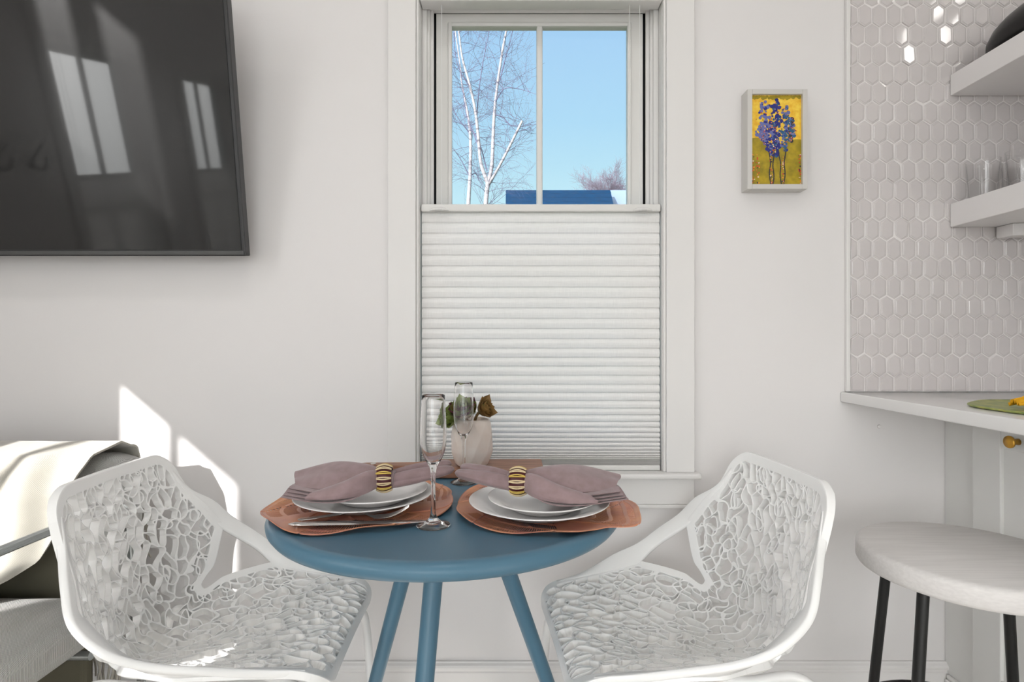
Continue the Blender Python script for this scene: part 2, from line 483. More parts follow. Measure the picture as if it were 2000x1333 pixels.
# side windows: centre Y of each
SW = [-0.396, -1.60, -2.66]  # last one is added to throw sun onto the floor
STOP = 0.065        # the side windows reach a little higher
TSY = -0.37
holes = [(y - 0.352, y + 0.352, WZ0, WZ1 + STOP) for y in SW] + [(TSY - 0.29, TSY + 0.29, 2.57, 3.14)]
wall_holes('wall_left', YB, WALL, 0, CEIL, holes,
           lambda mb, a, b, c, d: mb.box(XL - TH, XL, a, b, c, d), M['wall'])
wall_holes('wall_right', YB, WALL, 0, CEIL, [],
           lambda mb, a, b, c, d: mb.box(XR, XR + TH, a, b, c, d), M['wall'])
wall_holes('wall_rear', XL - TH, XR + TH, 0, CEIL, [(-1.4, 1.2, 0.0, 2.4)],
           lambda mb, a, b, c, d: mb.box(a, b, YB - TH, YB, c, d), M['wall'])
o = MB().box(XL - TH, XR + TH, YB - TH, WALL + TH, -0.1, 0).build('floor', M['floor']); tag(o, kind='structure')
o = MB().box(XL - TH, XR + TH, YB - TH, WALL + TH, CEIL, CEIL + 0.1).build('ceiling', M['ceil']); tag(o, kind='structure')

# baseboard with moulded cap
def baseboard(name, x0, x1):
    prof = [(0, 0), (0.014, 0), (0.014, 0.118), (0.0115, 0.121), (0.0115, 0.124), (0.016, 0.127), (0.017, 0.133), (0.014, 0.139), (0.009, 0.143), (0.007, 0.147), (0, 0.147)]
    mb = MB(); vs = []; n = len(prof)
    for x in (x0, x1):
        vs += [(x, WALL - d, z) for d, z in prof]
    fs = [(i, (i + 1) % n, n + (i + 1) % n, n + i) for i in range(n)]
    mb.add(vs, fs); mb.add(vs[:n], [tuple(range(n))]); mb.add(vs[n:], [tuple(range(n - 1, -1, -1))])
    return tag(mb.build(name, M['trim']), kind='structure')
baseboard('baseboard_back', XL, 1.229)
o = MB().box(XL, XL + 0.014, YB, WALL - 0.017, 0, 0.14, 0.003).build('baseboard_left', M['trim']); tag(o, kind='structure')

# ---- window assembly in local space: x along the wall, +y outward, wall plane at y=0
def window(name, loc, rz, up=0.0):
    root = empty(name, loc, rz, kind='structure')
    hw, hi = 0.431, 0.352
    zt = WZ1 + up
    mb = MB()
    for s in (-1, 1):
        a, b = sorted((s * hw, s * hi))
        mb.box(a, b, -0.020, 0, WZ0 + 0.013, zt + 0.09, 0.002)
        # stepped inner bead
        a, b = sorted((s * hi, s * 0.3445)); mb.box(a, b, -0.015, 0.02, WZ0 + 0.013, zt, 0.0025, 3)
    mb.box(-hw - 0.01, hw + 0.01, -0.024, 0, zt + 0.005, zt + 0.11, 0.003)
    mb.build('window_casing', M['trim'], root)
    mb = MB()
    # jamb boards and stops
    for s in (-1, 1):
        a, b = sorted((s * 0.352, s * 0.3435)); mb.box(a, b, 0.0, 0.14, WZ0, zt)
        for (h, y0, y1) in ((0.329, 0.034, 0.046), (0.322, 0.046, 0.060), (0.313, 0.060, 0.072)):
            a, b = sorted((s * 0.3435, s * h)); mb.box(a, b, y0, y1, WZ0, zt, 0.0025, 3)
    mb.box(-0.352, 0.352, 0.0, 0.14, zt - 0.008, zt)
    mb.box(-0.33, 0.33, 0.046, 0.075, zt - 0.022, zt - 0.008, 0.002)
    mb.build('window_jamb', M['trim'], root)
    o = MB().box(-0.312, 0.312, 0.096, 0.104, WZ0, zt).build('weather_seal', M['dark_seal'], root)
    # cut the seal as a frame only
    bpy.data.objects.remove(o, do_unlink=True)
    mb = MB()
    for s in (-1, 1):
        a, b = sorted((s * 0.3435, s * 0.300)); mb.box(a, b, 0.094, 0.104, WZ0, zt)
    mb.box(-0.34, 0.34, 0.094, 0.104, zt - 0.02, zt)
    mb.build('weather_seal', M['dark_seal'], root)
    mb = MB()
    gx, gt, gb = 0.262, 1.991 + up, 0.80
    for s in (-1, 1):
        a, b = sorted((s * 0.3075, s * gx)); mb.box(a, b, 0.075, 0.101, WZ0 + 0.02, 2.028 + up, 0.0015)
        a, b = sorted((s * (gx + 0.010), s * (gx - 0.002))); mb.box(a, b, 0.069, 0.080, gb - 0.01, gt + 0.010, 0.003, 3)
    mb.box(-0.3075, 0.3075, 0.0751, 0.1009, gt, 2.028 + up, 0.0015)
    mb.box(-gx, gx, 0.069, 0.08, gt - 0.002, gt + 0.010, 0.003, 3)
    mb.box(-0.3075, 0.3075, 0.0751, 0.1009, WZ0 + 0.02, gb, 0.0015)
    mb.box(-0.009, 0.009, 0.072, 0.100, gb, gt, 0.004, 3)
    mb.box(-gx, gx, 0.078, 0.110, 1.30, 1.335, 0.003)
    mb.build('window_sash', M['sash'], root)
    MB().box(-gx, gx, 0.086, 0.089, gb, gt).build('window_glass', M['pane'], root)
    mb = MB()
    mb.box(-0.4456, 0.4456, -0.042, 0.02, WZ0 - 0.003, WZ0 + 0.013, 0.006, 4)
    mb.box(-0.352, 0.352, 0.0, 0.14, WZ0 - 0.003, WZ0 + 0.012)
    mb.build('window_stool', M['trim'], root)
    mb = MB()
    mb.box(-hw, hw, -0.0155, 0, WZ0 - 0.078, WZ0 - 0.003, 0.0015)
    mb.box(-hw - 0.001, hw + 0.001, -0.019, 0, WZ0 - 0.090, WZ0 - 0.0785, 0.004, 3)
    mb.build('window_apron', M['trim'], root)
    return root
window('window_1', (WCX, WALL, 0), 0)
window('window_2', (XL, SW[0], 0), PI / 2, STOP)
window('window_3', (XL, SW[1], 0), PI / 2, STOP)
window('added_window_5', (XL, SW[2], 0), PI / 2, STOP)  # unseen window, added so sun bounces up from the floor
# high transom above the first side window
root = empty('window_4', (XL, TSY, 0), PI / 2, kind='structure')
mb = MB()
for s in (-1, 1):
    a, b = sorted((s * 0.29, s * 0.25)); mb.box(a, b, 0.05, 0.10, 2.57, 3.14)
    a, b = sorted((s * 0.35, s * 0.29)); mb.box(a, b, -0.02, 0, 2.51, 3.20, 0.003)
mb.box(-0.25, 0.25, 0.05, 0.10, 2.57, 2.60); mb.box(-0.25, 0.25, 0.05, 0.10, 3.11, 3.14)
mb.box(-0.29, 0.29, -0.02, 0, 3.14, 3.20, 0.003); mb.box(-0.29, 0.29, -0.02, 0, 2.51, 2.57, 0.003)
mb.box(-0.025, 0.025, 0.055, 0.095, 2.60, 3.11, 0.003)
mb.build('window_frame', M['trim'], root)
MB().box(-0.25, 0.25, 0.073, 0.076, 2.60, 3.11).build('window_glass', M['pane'], root)
# rear glass door added out of view as an opening for the soft fill
root = empty('added_door_1', (-0.1, YB, 0), 0, kind='structure')
mb = MB()
for x in (-1.3, -0.03, 1.24):
    mb.box(x, x + 0.06, -0.10, -0.04, 0.0, 2.4, 0.004)
mb.box(-1.24, 1.24, -0.10, -0.04, 2.3, 2.4, 0.004); mb.box(-1.24, 1.24, -0.10, -0.04, 0.0, 0.12, 0.004)
mb.build('door_frame', M['trim'], root)
MB().box(-1.24, 1.24, -0.073, -0.069, 0.12, 2.3).build('door_glass', M['pane'], root)

# ---- pleated shades (top-down), local like the windows
def shade(loc, rz, label, up=0.0):
    root = empty('pleated_shade', loc, rz, label, 'window shade', 'top down pleated shades')
    hw = 0.3395
    y0 = 0.014
    zt, zb = 1.4225, 0.700
    MB().box(-0.3415, 0.3415, -0.014, 0.032, 2.014 + up, 2.045 + up, 0.003, 3).build('head_rail', M['trim'], root)
    MB().box(-0.3400, 0.3400, -0.002, 0.030, 1.4225, 1.4430, 0.003, 3).build('top_rail', M['sash'], root)
    MB().box(-hw, hw, 0.0, 0.028, WZ0 + 0.0135, 0.7005, 0.003, 3).build('bottom_rail', M['sash'], root)
    for s in (-1, 1):
        mb = MB(); mb.lathe([(0.0, 0.006), (0.012, 0.006), (0.020, 0.003), (0.0265, -0.001), (0.027, -0.004), (0, -0.004)], 28)
        for i in range(len(mb.v)):
            v = Vector(mb.v[i]); mb.v[i] = (s * 0.288 + v.x, -0.006 + v.y * 0.35, 1.4265 + v.z)
        mb.lathe([(0, 0.0028), (0.009, 0.002), (0.011, -0.002), (0, -0.002)], 20, (s * 0.288, -0.0135, 1.4235))
        mb.build('finger_tab', M['sash'], root)
    for x in (-0.283, 0.254, 0.283):
        MB().tube([(x, 0.008, 1.443), (x, 0.008, 2.016 + up)], 0.0007, 6).build('lift_cord', M['cord'], root)
    # pleats: fold lines get closer towards the stack at the bottom
    fold = [20.6, 20.9, 21.5, 21, 21.2, 20.8, 20.6, 20.9, 20.3, 20.4, 19.8, 19.8, 18.6, 17.6, 17.5, 17.9, 17.4, 15.9, 15.7, 14.8, 12.8, 13, 11, 10.4, 9.6, 9.0, 8.4, 7.2, 6.0, 4.8, 4.2, 3.0]
    zs = [zt]
    for q in fold: zs.append(zs[-1] - q * 0.0014636)
    while zs[-1] - 0.0022 > zb: zs.append(zs[-1] - 0.0022)
    prof = []
    for a, b in zip(zs[:-1], zs[1:]):
        sp = a - b
        amp = 0.0060 + max(0, (0.0300 - sp)) * 0.26
        if sp < 0.0035: amp = 0.0105
        prof += [(y0 + 0.0012, a), (y0 - amp * 0.45, a - sp * 0.14), (y0 - amp * 0.85, a - sp * 0.34), (y0 - amp, a - sp * 0.46), (y0 - amp * 0.92, a - sp * 0.62), (y0 - amp * 0.55, a - sp * 0.90)]
    prof.append((y0, zb))
    P = np.array([[(x, y, z) for x in (-hw, -hw / 2, 0.0, hw / 2, hw)] for y, z in prof])
    mb = MB(); mb.grid(P, smooth=False)
    mb.build('pleated_fabric', M['shade'], root)
    return root
shade((WCX, WALL, 0), 0, 'grey linen pleated shade half drawn down behind the blue table')
shade((XL, SW[0], 0), PI / 2, 'pleated shade on the side wall window, nearer the television', STOP)
shade((XL, SW[1], 0), PI / 2, 'pleated shade on the side wall window, farther from the television', STOP)

# ================================================================== ceiling lamps
LAMP_LABELS = ['recessed ceiling light above the blue table', 'recessed ceiling light above the bar stool and counter', 'recessed ceiling light above the armchair',
               'recessed ceiling light above the middle of the room', 'recessed ceiling light above the near end of the counter', 'recessed ceiling light in the corner by the added rear glass door']
for i, (x, y, p) in enumerate(LAMPS):
    o = empty('recessed_downlight', (x, y, CEIL), 0, LAMP_LABELS[i], 'ceiling light', 'recessed ceiling lights')
    MB().lathe([(0.075, 0.0), (0.105, 0.0), (0.105, -0.006), (0.09, -0.010), (0.078, -0.008), (0.075, 0.0)], 40).build('trim_ring', M['trim'], o)
    ld = bpy.data.lights.new('downlight', 'AREA'); ld.shape = 'DISK'; ld.size = 0.15; ld.energy = p
    ld.color = (1.0, 0.985, 0.98)
    lo = bpy.data.objects.new('downlight_bulb', ld); COL.objects.link(lo); lo.parent = o; lo.location = (0, 0, -0.012)

# globe pendant added out of view to put highlights on the tiles
M['globe'] = bpy.data.materials.new('lit_opal_globe'); M['globe'].use_nodes = True
_b = M['globe'].node_tree.nodes['Principled BSDF']; _b.inputs['Emission Color'].default_value = (1.0, 0.96, 0.92, 1); _b.inputs['Emission Strength'].default_value = 15
root = empty('added_pendant', (1.74, 0.90, CEIL), 0, 'opal globe pendant lamp added over the counter for tile highlights', 'pendant lamp')
MB().lathe([(0.055 * math.sin(t), -0.92 - 0.055 * math.cos(t)) for t in np.linspace(0.001, PI - 0.001, 24)], 32).build('globe', M['globe'], root)
MB().lathe([(0.0, -0.83), (0.018, -0.835), (0.02, -0.866), (0.0, -0.867)], 24).build('socket', M['gold'], root)
MB().tube([(0, 0, -0.001), (0, 0, -0.832)], 0.003, 8).build('cord', M['black_metal'], root)
MB().lathe([(0.05, 0.0), (0.05, -0.012), (0.0, -0.018)], 32).build('canopy', M['gold'], root)

# ================================================================== tiles
TX0 = 0.956; TZB = 0.911
def tiles():
    pw, H, rise, pitch = 0.04135, 0.0690, 0.0137, 0.0550
    rnd = random.Random(3)
    mb = MB()
    mb.box(TX0, XR, WALL - 0.006, WALL, TZB, 2.3, mi=1)
    z0 = 1.315
    yb = WALL - 0.006
    def clip(poly, xmin, zmin, zmax):
        for (ax, lim, sg) in ((0, xmin, 1), (1, zmin, 1), (1, zmax, -1), (0, XR - 0.001, -1)):
            out = []
            for i in range(len(poly)):
                p, q = poly[i], poly[(i + 1) % len(poly)]
                ip, iq = sg * (p[ax] - lim) >= 0, sg * (q[ax] - lim) >= 0
                if ip: out.append(p)
                if ip != iq:
                    t = (lim - p[ax]) / (q[ax] - p[ax])
                    out.append((p[0] + (q[0] - p[0]) * t, p[1] + (q[1] - p[1]) * t))
            poly = out
            if len(poly) < 3: return []
        return poly
    for r in range(-9, 20):
        cz = z0 + r * pitch
        off = 0.9773 + pw / 2 + (pw / 2 if r % 2 else 0)
        for c in range(-2, 24):
            cx = off + c * pw
            g = 0.0015
            hx, hh, sh = pw / 2 - g, H / 2 - g * 1.3, (H / 2 - rise) - g * 0.4
            base = [(cx, cz + hh), (cx + hx, cz + sh), (cx + hx, cz - sh), (cx, cz - hh), (cx - hx, cz - sh), (cx - hx, cz + sh)]
            base = clip(base, TX0 + 0.0015, TZB + 0.001, 2.29)
            if len(base) < 3: continue
            bx = sum(p[0] for p in base) / len(base); bz = sum(p[1] for p in base) / len(base)
            ax_, az_ = rnd.gauss(0, 0.030), rnd.gauss(0, 0.030)
            rings = [(1.0, 0.0), (0.985, 0.0010), (0.95, 0.0017), (0.82, 0.0021), (0.77, 0.0030), (0.74, 0.0032)]
            vs = []
            for k, d in rings:
                for (px, pz) in base:
                    # keep bevel width even on both axes
                    x = bx + (px - bx) * (1 - (1 - k) * 1.0); z = bz + (pz - bz) * (1 - (1 - k) * 0.66)
                    vs.append((x, yb - d - (ax_ * (x - bx) + az_ * (z - bz)) * (1 if d > 0 else 0), z))
            n = len(base); fs = []
            for i in range(len(rings) - 1):
                for j in range(n):
                    j2 = (j + 1) % n
                    fs.append((i * n + j, i * n + j2, (i + 1) * n + j2, (i + 1) * n + j))
            mb.add(vs, fs, 0, False)
            mb.add(vs[-n:], [tuple(range(n))], 0, False)
    o = mb.build('trim_1', [M['tile'], M['grout']])
    tag(o, kind='structure')
tiles()
o = MB().box(TX0 - 0.012, TX0 - 0.0005, WALL - 0.012, WALL, TZB, 2.3, 0.002).build('trim_2', M['trim']); tag(o, kind='structure')

# ================================================================== counter, cabinet, shelves
o = MB().box(0.931, XR - 0.002, -0.4, WALL - 0.001, 0.881, 0.910, 0.004, 3).build('countertop', M['quartz'])
tag(o, 'glossy white stone countertop running forward from the tiled wall', 'countertop')
CF = 1.229
root = empty('base_cabinet', (0, 0, 0), 0, 'pale grey panelled base cabinet under the white countertop', 'cabinet')
MB().box(CF, XR - 0.003, -0.38, WALL - 0.001, 0.0, 0.8805, 0.001).build('body', M['cab'], root)
mb = MB()
mb.box(CF - 0.014, CF, -0.38, WALL - 0.0175, 0.0, 0.105, 0.003); mb.box(CF - 0.010, CF, -0.38, WALL - 0.0175, 0.105, 0.118, 0.004, 3)
mb.build('base_moulding', M['trim'], root)
for (ya, yb_) in ((1.484, 0.98), (0.975, 0.47), (0.465, -0.05)):
    mb = MB(); x0, x1 = CF - 0.016, CF
    z0, z1 = 0.125, 0.838
    mb.box(x0 + 0.009, x1, yb_, ya, z0, z1)
    mb.box(x0, x1, ya - 0.085, ya, z0, z1, 0.002); mb.box(x0, x1, yb_, yb_ + 0.085, z0, z1, 0.002)
    mb.box(x0, x1, yb_ + 0.085, ya - 0.085, z1 - 0.05, z1, 0.002); mb.box(x0, x1, yb_ + 0.085, ya - 0.085, z0, z0 + 0.085, 0.002)
    door = mb.build('door', M['cab'], root)
    MB().lathe([(0.0, 0), (0.008, 0), (0.0065, 0.012), (0.007, 0.017), (0.0145, 0.019), (0.0150, 0.0225), (0.014, 0.025), (0, 0.025)], 32, (x0, ya - 0.135, 0.812), ax=(-1, 0, 0)).build('knob', M['gold'], door)
for (za, zb_, lab) in ((1.746, 1.8045, 'upper thick white floating shelf holding a black vessel'), (1.3755, 1.441, 'lower thick white floating shelf holding clear ribbed tumblers')):
    o = MB().box(1.236, XR - 0.002, 0.2, WALL - 0.0115, za, zb_, 0.0015).build('floating_shelf', M['shelf'])
    tag(o, lab, 'shelf', 'floating shelves on the tiled wall')
root = empty('under_shelf_light', (1.362, 1.53, 1.3755), 0, 'small white light housing under the lower floating shelf', 'light fixture')
MB().box(0, 0.035, 0, 0.055, -0.034, -0.0005, 0.003, 3).build('end_cap', M['shelf'], root)
MB().box(0.0375, 0.45, -0.004, 0.055, -0.032, -0.0005, 0.003, 3).build('housing', M['shelf'], root)
MB().lathe([(0, 0.003), (0.004, 0.003), (0.005, 0), (0.004, -0.001), (0, -0.001)], 16, (0.047, -0.005, -0.016), ax=(0, -1, 0)).build('switch', M['tv_frame'], root)
o = MB().lathe([(0, 0.0025), (0.0045, 0.0022), (0.0058, 0)], 24, (1.043, WALL, 0.811), ax=(0, -1, 0)).build('screw_cap', M['wall'])
tag(o, 'tiny round cap set in the wall under the counter', 'cap')

o = MB().lathe([(0.0, 0.0), (0.13, 0.0), (0.165, 0.008), (0.182, 0.022), (0.182, 0.035), (0.172, 0.058), (0.155, 0.078), (0.128, 0.100), (0.10, 0.118), (0.07, 0.128), (0.066, 0.124), (0.0, 0.10)], 64, (1.413, 1.398, 1.8048)).build('black_vessel', M['vase'])
tag(o, 'matte black rounded vessel standing on the upper floating shelf', 'vase')

def tumbler(x, y, label):
    prof = [(0.0, 0.0), (0.031, 0.0), (0.0325, 0.003)]
    k = 26
    for i in range(k + 1):
        z = 0.008 + i * 0.092 / k
        prof.append((0.0328 + 0.0062 * z / 0.107 + (0.0007 if i % 2 else 0), z))
    prof += [(0.0392, 0.107), (0.0378, 0.1072), (0.0368, 0.104), (0.0310, 0.010), (0.0, 0.008)]
    o = MB().lathe(prof, 40, (x, y, 1.4412)).build('ribbed_tumbler', M['pane'])
    return tag(o, label, 'glass', 'ribbed tumblers on the lower shelf')
tumbler(1.290, 1.543, 'clear ribbed tumbler standing at the open end of the lower shelf')
tumbler(1.374, 1.528, 'second clear ribbed tumbler in from the open end of lower shelf')
tumbler(1.330, 1.462, 'clear ribbed tumbler standing in front of the other two on lower shelf')

# green mat and yellow napkin on the counter
def radial_mat(name, outline, z, mat, mats_fn, ctr, ridge):
    pass
mb = MB(); R_ = 0.178
ring = []
for i, (r, zz) in enumerate(((0.0, 0.0025), (0.06, 0.0025), (0.12, 0.0027), (0.165, 0.003), (0.177, 0.0055), (0.178, 0.0035), (0.174, 0.0005))):
    ring.append([(r * math.cos(a) * (1 + 0.02 * math.cos(7 * a)), r * math.sin(a) * (1 + 0.02 * math.cos(7 * a)), zz) for a in np.linspace(0, 2 * PI, 73)])
mb.grid(np.array(ring), smooth=True)
o = mb.build('green_placemat', M['mat_green']); o.location = (1.163, 1.155, 0.9105)
tag(o, 'round green leaf patterned placemat lying on the white countertop', 'placemat')
mb = MB(); P = []
for i in range(22):
    row = []
    for j in range(15):
        u, v = i / 21, j / 14
        x = 0.01 + 0.15 * u; y = (v - 0.5) * 0.10 * (0.25 + u)
        zz = 0.006 + 0.020 * math.sin(PI * v) * (0.4 + 0.6 * math.sin(PI * min(1, u * 1.2))) + 0.005 * math.sin(v * 26 + u * 3)
        row.append((x, y, zz + 0.002))
    P.append(row)
mb.grid(np.array(P)); o = solidify(mb.build('yellow_napkin', M['yellow']), 0.002)
o.location = (1.028, 1.165, 0.9135)
tag(o, 'bright yellow folded cloth napkin resting on the green placemat', 'napkin')

# ================================================================== bar stool
root = empty('bar_stool', (0.93, 1.15, 0), 0, 'round whitewashed wood bar stool with black metal legs', 'stool')
MB().lathe([(0, 0.578), (0.183, 0.578), (0.193, 0.582), (0.196, 0.588), (0.196, 0.616), (0.193, 0.622), (0.186, 0.6255), (0, 0.6255)], 96).build('seat', M['stool'], root)
for a in (206, 296, 26, 116):
    ca, sa = math.cos(math.radians(a)), math.sin(math.radians(a))
    r0, r1 = 0.155, 0.215
    MB().tube([(r0 * ca, r0 * sa, 0.5775), (r1 * ca, r1 * sa, 0.0)], 0.0105, 20).build('leg', M['black_metal'], root)
rr_ = 0.155 + 0.06 * (0.578 - 0.24) / 0.578
MB().tube([(rr_ * math.cos(t), rr_ * math.sin(t), 0.24) for t in np.linspace(0, 2 * PI, 49)[:-1]], 0.007, 12, closed=True).build('foot_ring', M['black_metal'], root)

# ================================================================== television
root = empty('television', (-1.343, 1.53, 1.285), 0, 'large black flat television tilted down on the left wall', 'television')
root.rotation_euler = (math.radians(9.2), 0, 0)
W2, HT = 0.620, 0.70
MB().box(-W2, W2, 0.0, 0.028, 0, HT, 0.003).build('housing', M['tv_frame'], root)
MB().box(-W2 + 0.010, W2 - 0.010, -0.0015, 0.002, 0.017, HT - 0.01).build('screen', M['screen'], root)
MB().box(-W2 + 0.004, W2 - 0.004, -0.0025, 0.003, 0.003, 0.0135, 0.001).build('lower_bezel', M['tv_strip'], root)
o = MB().box(-0.2, 0.2, 0.028, 0.05, 0.25, 0.5).build('wall_bracket', M['black_metal'], root)
# coat hooks on the side wall, seen mirrored in the screen
for k, (y, lab) in enumerate(((0.42, 'black coat hook on the side wall, nearer the television'), (0.22, 'black coat hook on the side wall beside the window'))):
    mb = MB()
    mb.lathe([(0, 0.012), (0.018, 0.010), (0.022, 0.0)], 24, (0, 0, 0), ax=(1, 0, 0))
    mb.tube(catmull([(0.0, 0, 0.0), (0.04, 0, -0.02), (0.075, 0, -0.005), (0.085, 0, 0.03)], 6), 0.007, 10)
    mb.tube(catmull([(0.0, 0, 0.005), (0.03, 0, 0.04), (0.06, 0, 0.07), (0.085, 0, 0.09)], 6), 0.006, 10)
    o = mb.build('coat_hook', M['black_metal']); o.location = (XL, y, 1.50); tag(o, lab, 'hook', 'coat hooks on the side wall')

# ================================================================== small painting
ax0 = (1460 - 1000) / F * 1.557; ax1 = (1577.5 - 1000) / F * 1.557
az1 = CZ + (666 - 173.6) / F * 1.557; az0 = CZ + (666 - 368.7) / F * 1.557
acx, acz = (ax0 + ax1) / 2, (az0 + az1) / 2
root = empty('framed_painting', (acx, WALL, acz), 0, 'small deep framed painting of blue flowers on yellow', 'painting')
hw, hh = (ax1 - ax0) / 2, (az1 - az0) / 2
fw = 0.0135
M['art_frame'] = pmat('grey_frame_paint', (0.60, 0.58, 0.55), 0.45)
mb = MB()
mb.box(-hw, -hw + fw, -0.043, 0, -hh, hh, 0.001); mb.box(hw - fw, hw, -0.043, 0, -hh, hh, 0.001)
mb.box(-hw + fw, hw - fw, -0.043, 0, hh - fw, hh, 0.001); mb.box(-hw + fw, hw - fw, -0.043, 0, -hh, -hh + fw, 0.001)
mb.build('frame', M['art_frame'], root)
def pm(n, c): return pmat(n, c, 0.35)
art = [pm('paint_yellow', (0.90, 0.58, 0.035)), pm('paint_olive', (0.33, 0.26, 0.012)), pm('paint_blue', (0.015, 0.02, 0.20)), pm('paint_violet', (0.13, 0.15, 0.38)),
       pm('paint_teal', (0.02, 0.10, 0.22)), pm('paint_red', (0.62, 0.06, 0.02)), pm('paint_dark', (0.03, 0.025, 0.03)), pm('paint_orange', (0.85, 0.28, 0.03)), pm('paint_cream', (0.85, 0.62, 0.45))]
vary(art[0], (0.80, 0.42, 0.02), (0.95, 0.68, 0.08), 60, 5)
vary(art[1], (0.26, 0.20, 0.01), (0.46, 0.33, 0.015), 45, 5)
iw, ih = hw - fw, hh - fw
mb = MB()
mb.box(-iw, iw, -0.034, -0.002, -ih, ih, mi=0)
mb.build('canvas', art, root)
rnd = random.Random(11)
mb = MB()
def dab(x, z, r, mi, lift):
    n = 8; a0 = rnd.random() * 6
    x = max(-iw + r, min(iw - r, x)); z = max(-ih + r, min(ih - r, z))
    vs = [(x, -0.034 - lift - 0.0006, z)] + [(x + r * rnd.uniform(0.75, 1.15) * math.cos(a0 + 2 * PI * i / n), -0.034 - lift * 0.6, z + r * rnd.uniform(0.75, 1.15) * math.sin(a0 + 2 * PI * i / n)) for i in range(n)]
    mb.add(vs, [(0, 1 + (i + 1) % n, 1 + i) for i in range(n)], mi, True)
# olive lower field and fringe at top
top = [(-iw + 2 * iw * t, -ih + 2 * ih * (0.50 + 0.015 * math.sin(t * 9) + (0.02 if t < 0.2 else 0) - 0.03 * (1 - abs(t - 0.5) * 2))) for t in np.linspace(0, 1, 25)]
mb.add([(x, -0.0345, z) for x, z in top] + [(x, -0.0345, -ih) for x, z in top], [(i, i + 25, i + 26, i + 1) for i in range(24)], 1)
for t in np.linspace(0, 1, 26): dab(-iw + 2 * iw * t, ih - rnd.uniform(0.0, 0.008), rnd.uniform(0.003, 0.007), 1, 0.0008)
def uv(u, v): return (-iw + 2 * iw * u, ih - 2 * ih * v)
for (su, w, vt, vb, cols) in ((0.27, 0.09, 0.06, 0.55, (3, 3, 3, 2)), (0.50, 0.085, 0.05, 0.68, (2, 2, 2, 4)), (0.68, 0.085, 0.11, 0.62, (4, 4, 3, 2)), (0.40, 0.10, 0.30, 0.66, (2, 2, 3, 2)), (0.80, 0.06, 0.26, 0.52, (4, 6, 4, 3)), (0.22, 0.07, 0.34, 0.50, (3, 3, 3, 3))):
    for i in range(95):
        q = rnd.random(); v = vt + (vb - vt) * q
        spread = w * (0.25 + 1.1 * math.sin(PI * min(1, q * 0.9 + 0.08)))
        x, z = uv(su + rnd.gauss(0, spread * 0.55), v)
        if rnd.random() < 0.30: dab(x, z, rnd.uniform(0.0010, 0.0022), rnd.choice((5, 7, 8, 6)), 0.0022)
        else: dab(x, z, rnd.uniform(0.0028, 0.0062), rnd.choice(cols), rnd.uniform(0.0008, 0.0018))
for (su, eu) in ((0.37, 0.38), (0.45, 0.44), (0.56, 0.60), (0.68, 0.66)):
    for i in range(46):
        t = i / 45; x, z = uv(su + (eu - su) * t + 0.012 * math.sin(t * 9 + su * 30), 0.62 + 0.375 * t)
        dab(x, z, 0.0019, 6, 0.0012)
for su in (0.40, 0.64, 0.03, 0.97, 0.13):
    for i in range(26):
        x, z = uv(su + rnd.gauss(0, 0.016), 0.66 + 0.33 * rnd.random()); dab(x, z, rnd.uniform(0.001, 0.0026), rnd.choice((5, 7, 8, 5, 6)), 0.0014)
mb.build('flower_paint', art, root)

# ================================================================== cafe table
TC = (-0.133, 1.18); TZ = 0.722; TR = 0.353
root = empty('cafe_table', (TC[0], TC[1], 0), 0, 'round slate blue metal cafe table standing by the window', 'table')
MB().lathe([(0, TZ - 0.028), (0.30, TZ - 0.028), (0.335, TZ - 0.029), (0.346, TZ - 0.026), (0.352, TZ - 0.018), (TR, TZ - 0.011), (0.3505, TZ - 0.004), (0.345, TZ + 0.0005), (0.338, TZ + 0.0022), (0.331, TZ + 0.0015), (0.325, TZ), (0, TZ)], 160).build('tabletop', M['table_blue'], root)
for a in (262, 20, 142):
    ca, sa = math.cos(math.radians(a)), math.sin(math.radians(a))
    MB().tube([(0.082 * ca, 0.082 * sa, TZ - 0.0285), (0.328 * ca, 0.328 * sa, 0.004)], [0.0185, 0.0145], 28).build('leg', M['table_blue'], root)
MB().lathe([(0, TZ - 0.05), (0.10, TZ - 0.05), (0.115, TZ - 0.045), (0.115, TZ - 0.0285), (0, TZ - 0.0285)], 48).build('hub_plate', M['table_blue'], root)

# ================================================================== shell chairs
prof_pts = [(0.252, 0.418), (0.243, 0.436), (0.222, 0.447), (0.18, 0.449), (0.05, 0.434), (-0.05, 0.420), (-0.12, 0.413), (-0.167, 0.427), (-0.196, 0.462), (-0.212, 0.52), (-0.228, 0.60), (-0.243, 0.70), (-0.252, 0.785)]
pc = catmull(prof_pts, 24)
pl = np.concatenate([[0], np.cumsum(np.linalg.norm(np.diff(pc, axis=0), axis=1))])
PL = float(pl[-1])
tg = np.gradient(pc, axis=0); tg /= np.linalg.norm(tg, axis=1)[:, None]
for _ in range(6):
    tg[1:-1] = (tg[:-2] + tg[1:-1] + tg[2:]) / 3
nr = np.stack([tg[:, 1], -tg[:, 0]], 1); nr /= np.linalg.norm(nr, axis=1)[:, None]
if nr[60, 1] < 0: nr = -nr
def s_at(x, z): return float(pl[np.argmin((pc[:, 0] - x) ** 2 + (pc[:, 1] - z) ** 2)])
SA, SB, SC = s_at(0.005, 0.43), s_at(-0.167, 0.427), s_at(-0.222, 0.567)
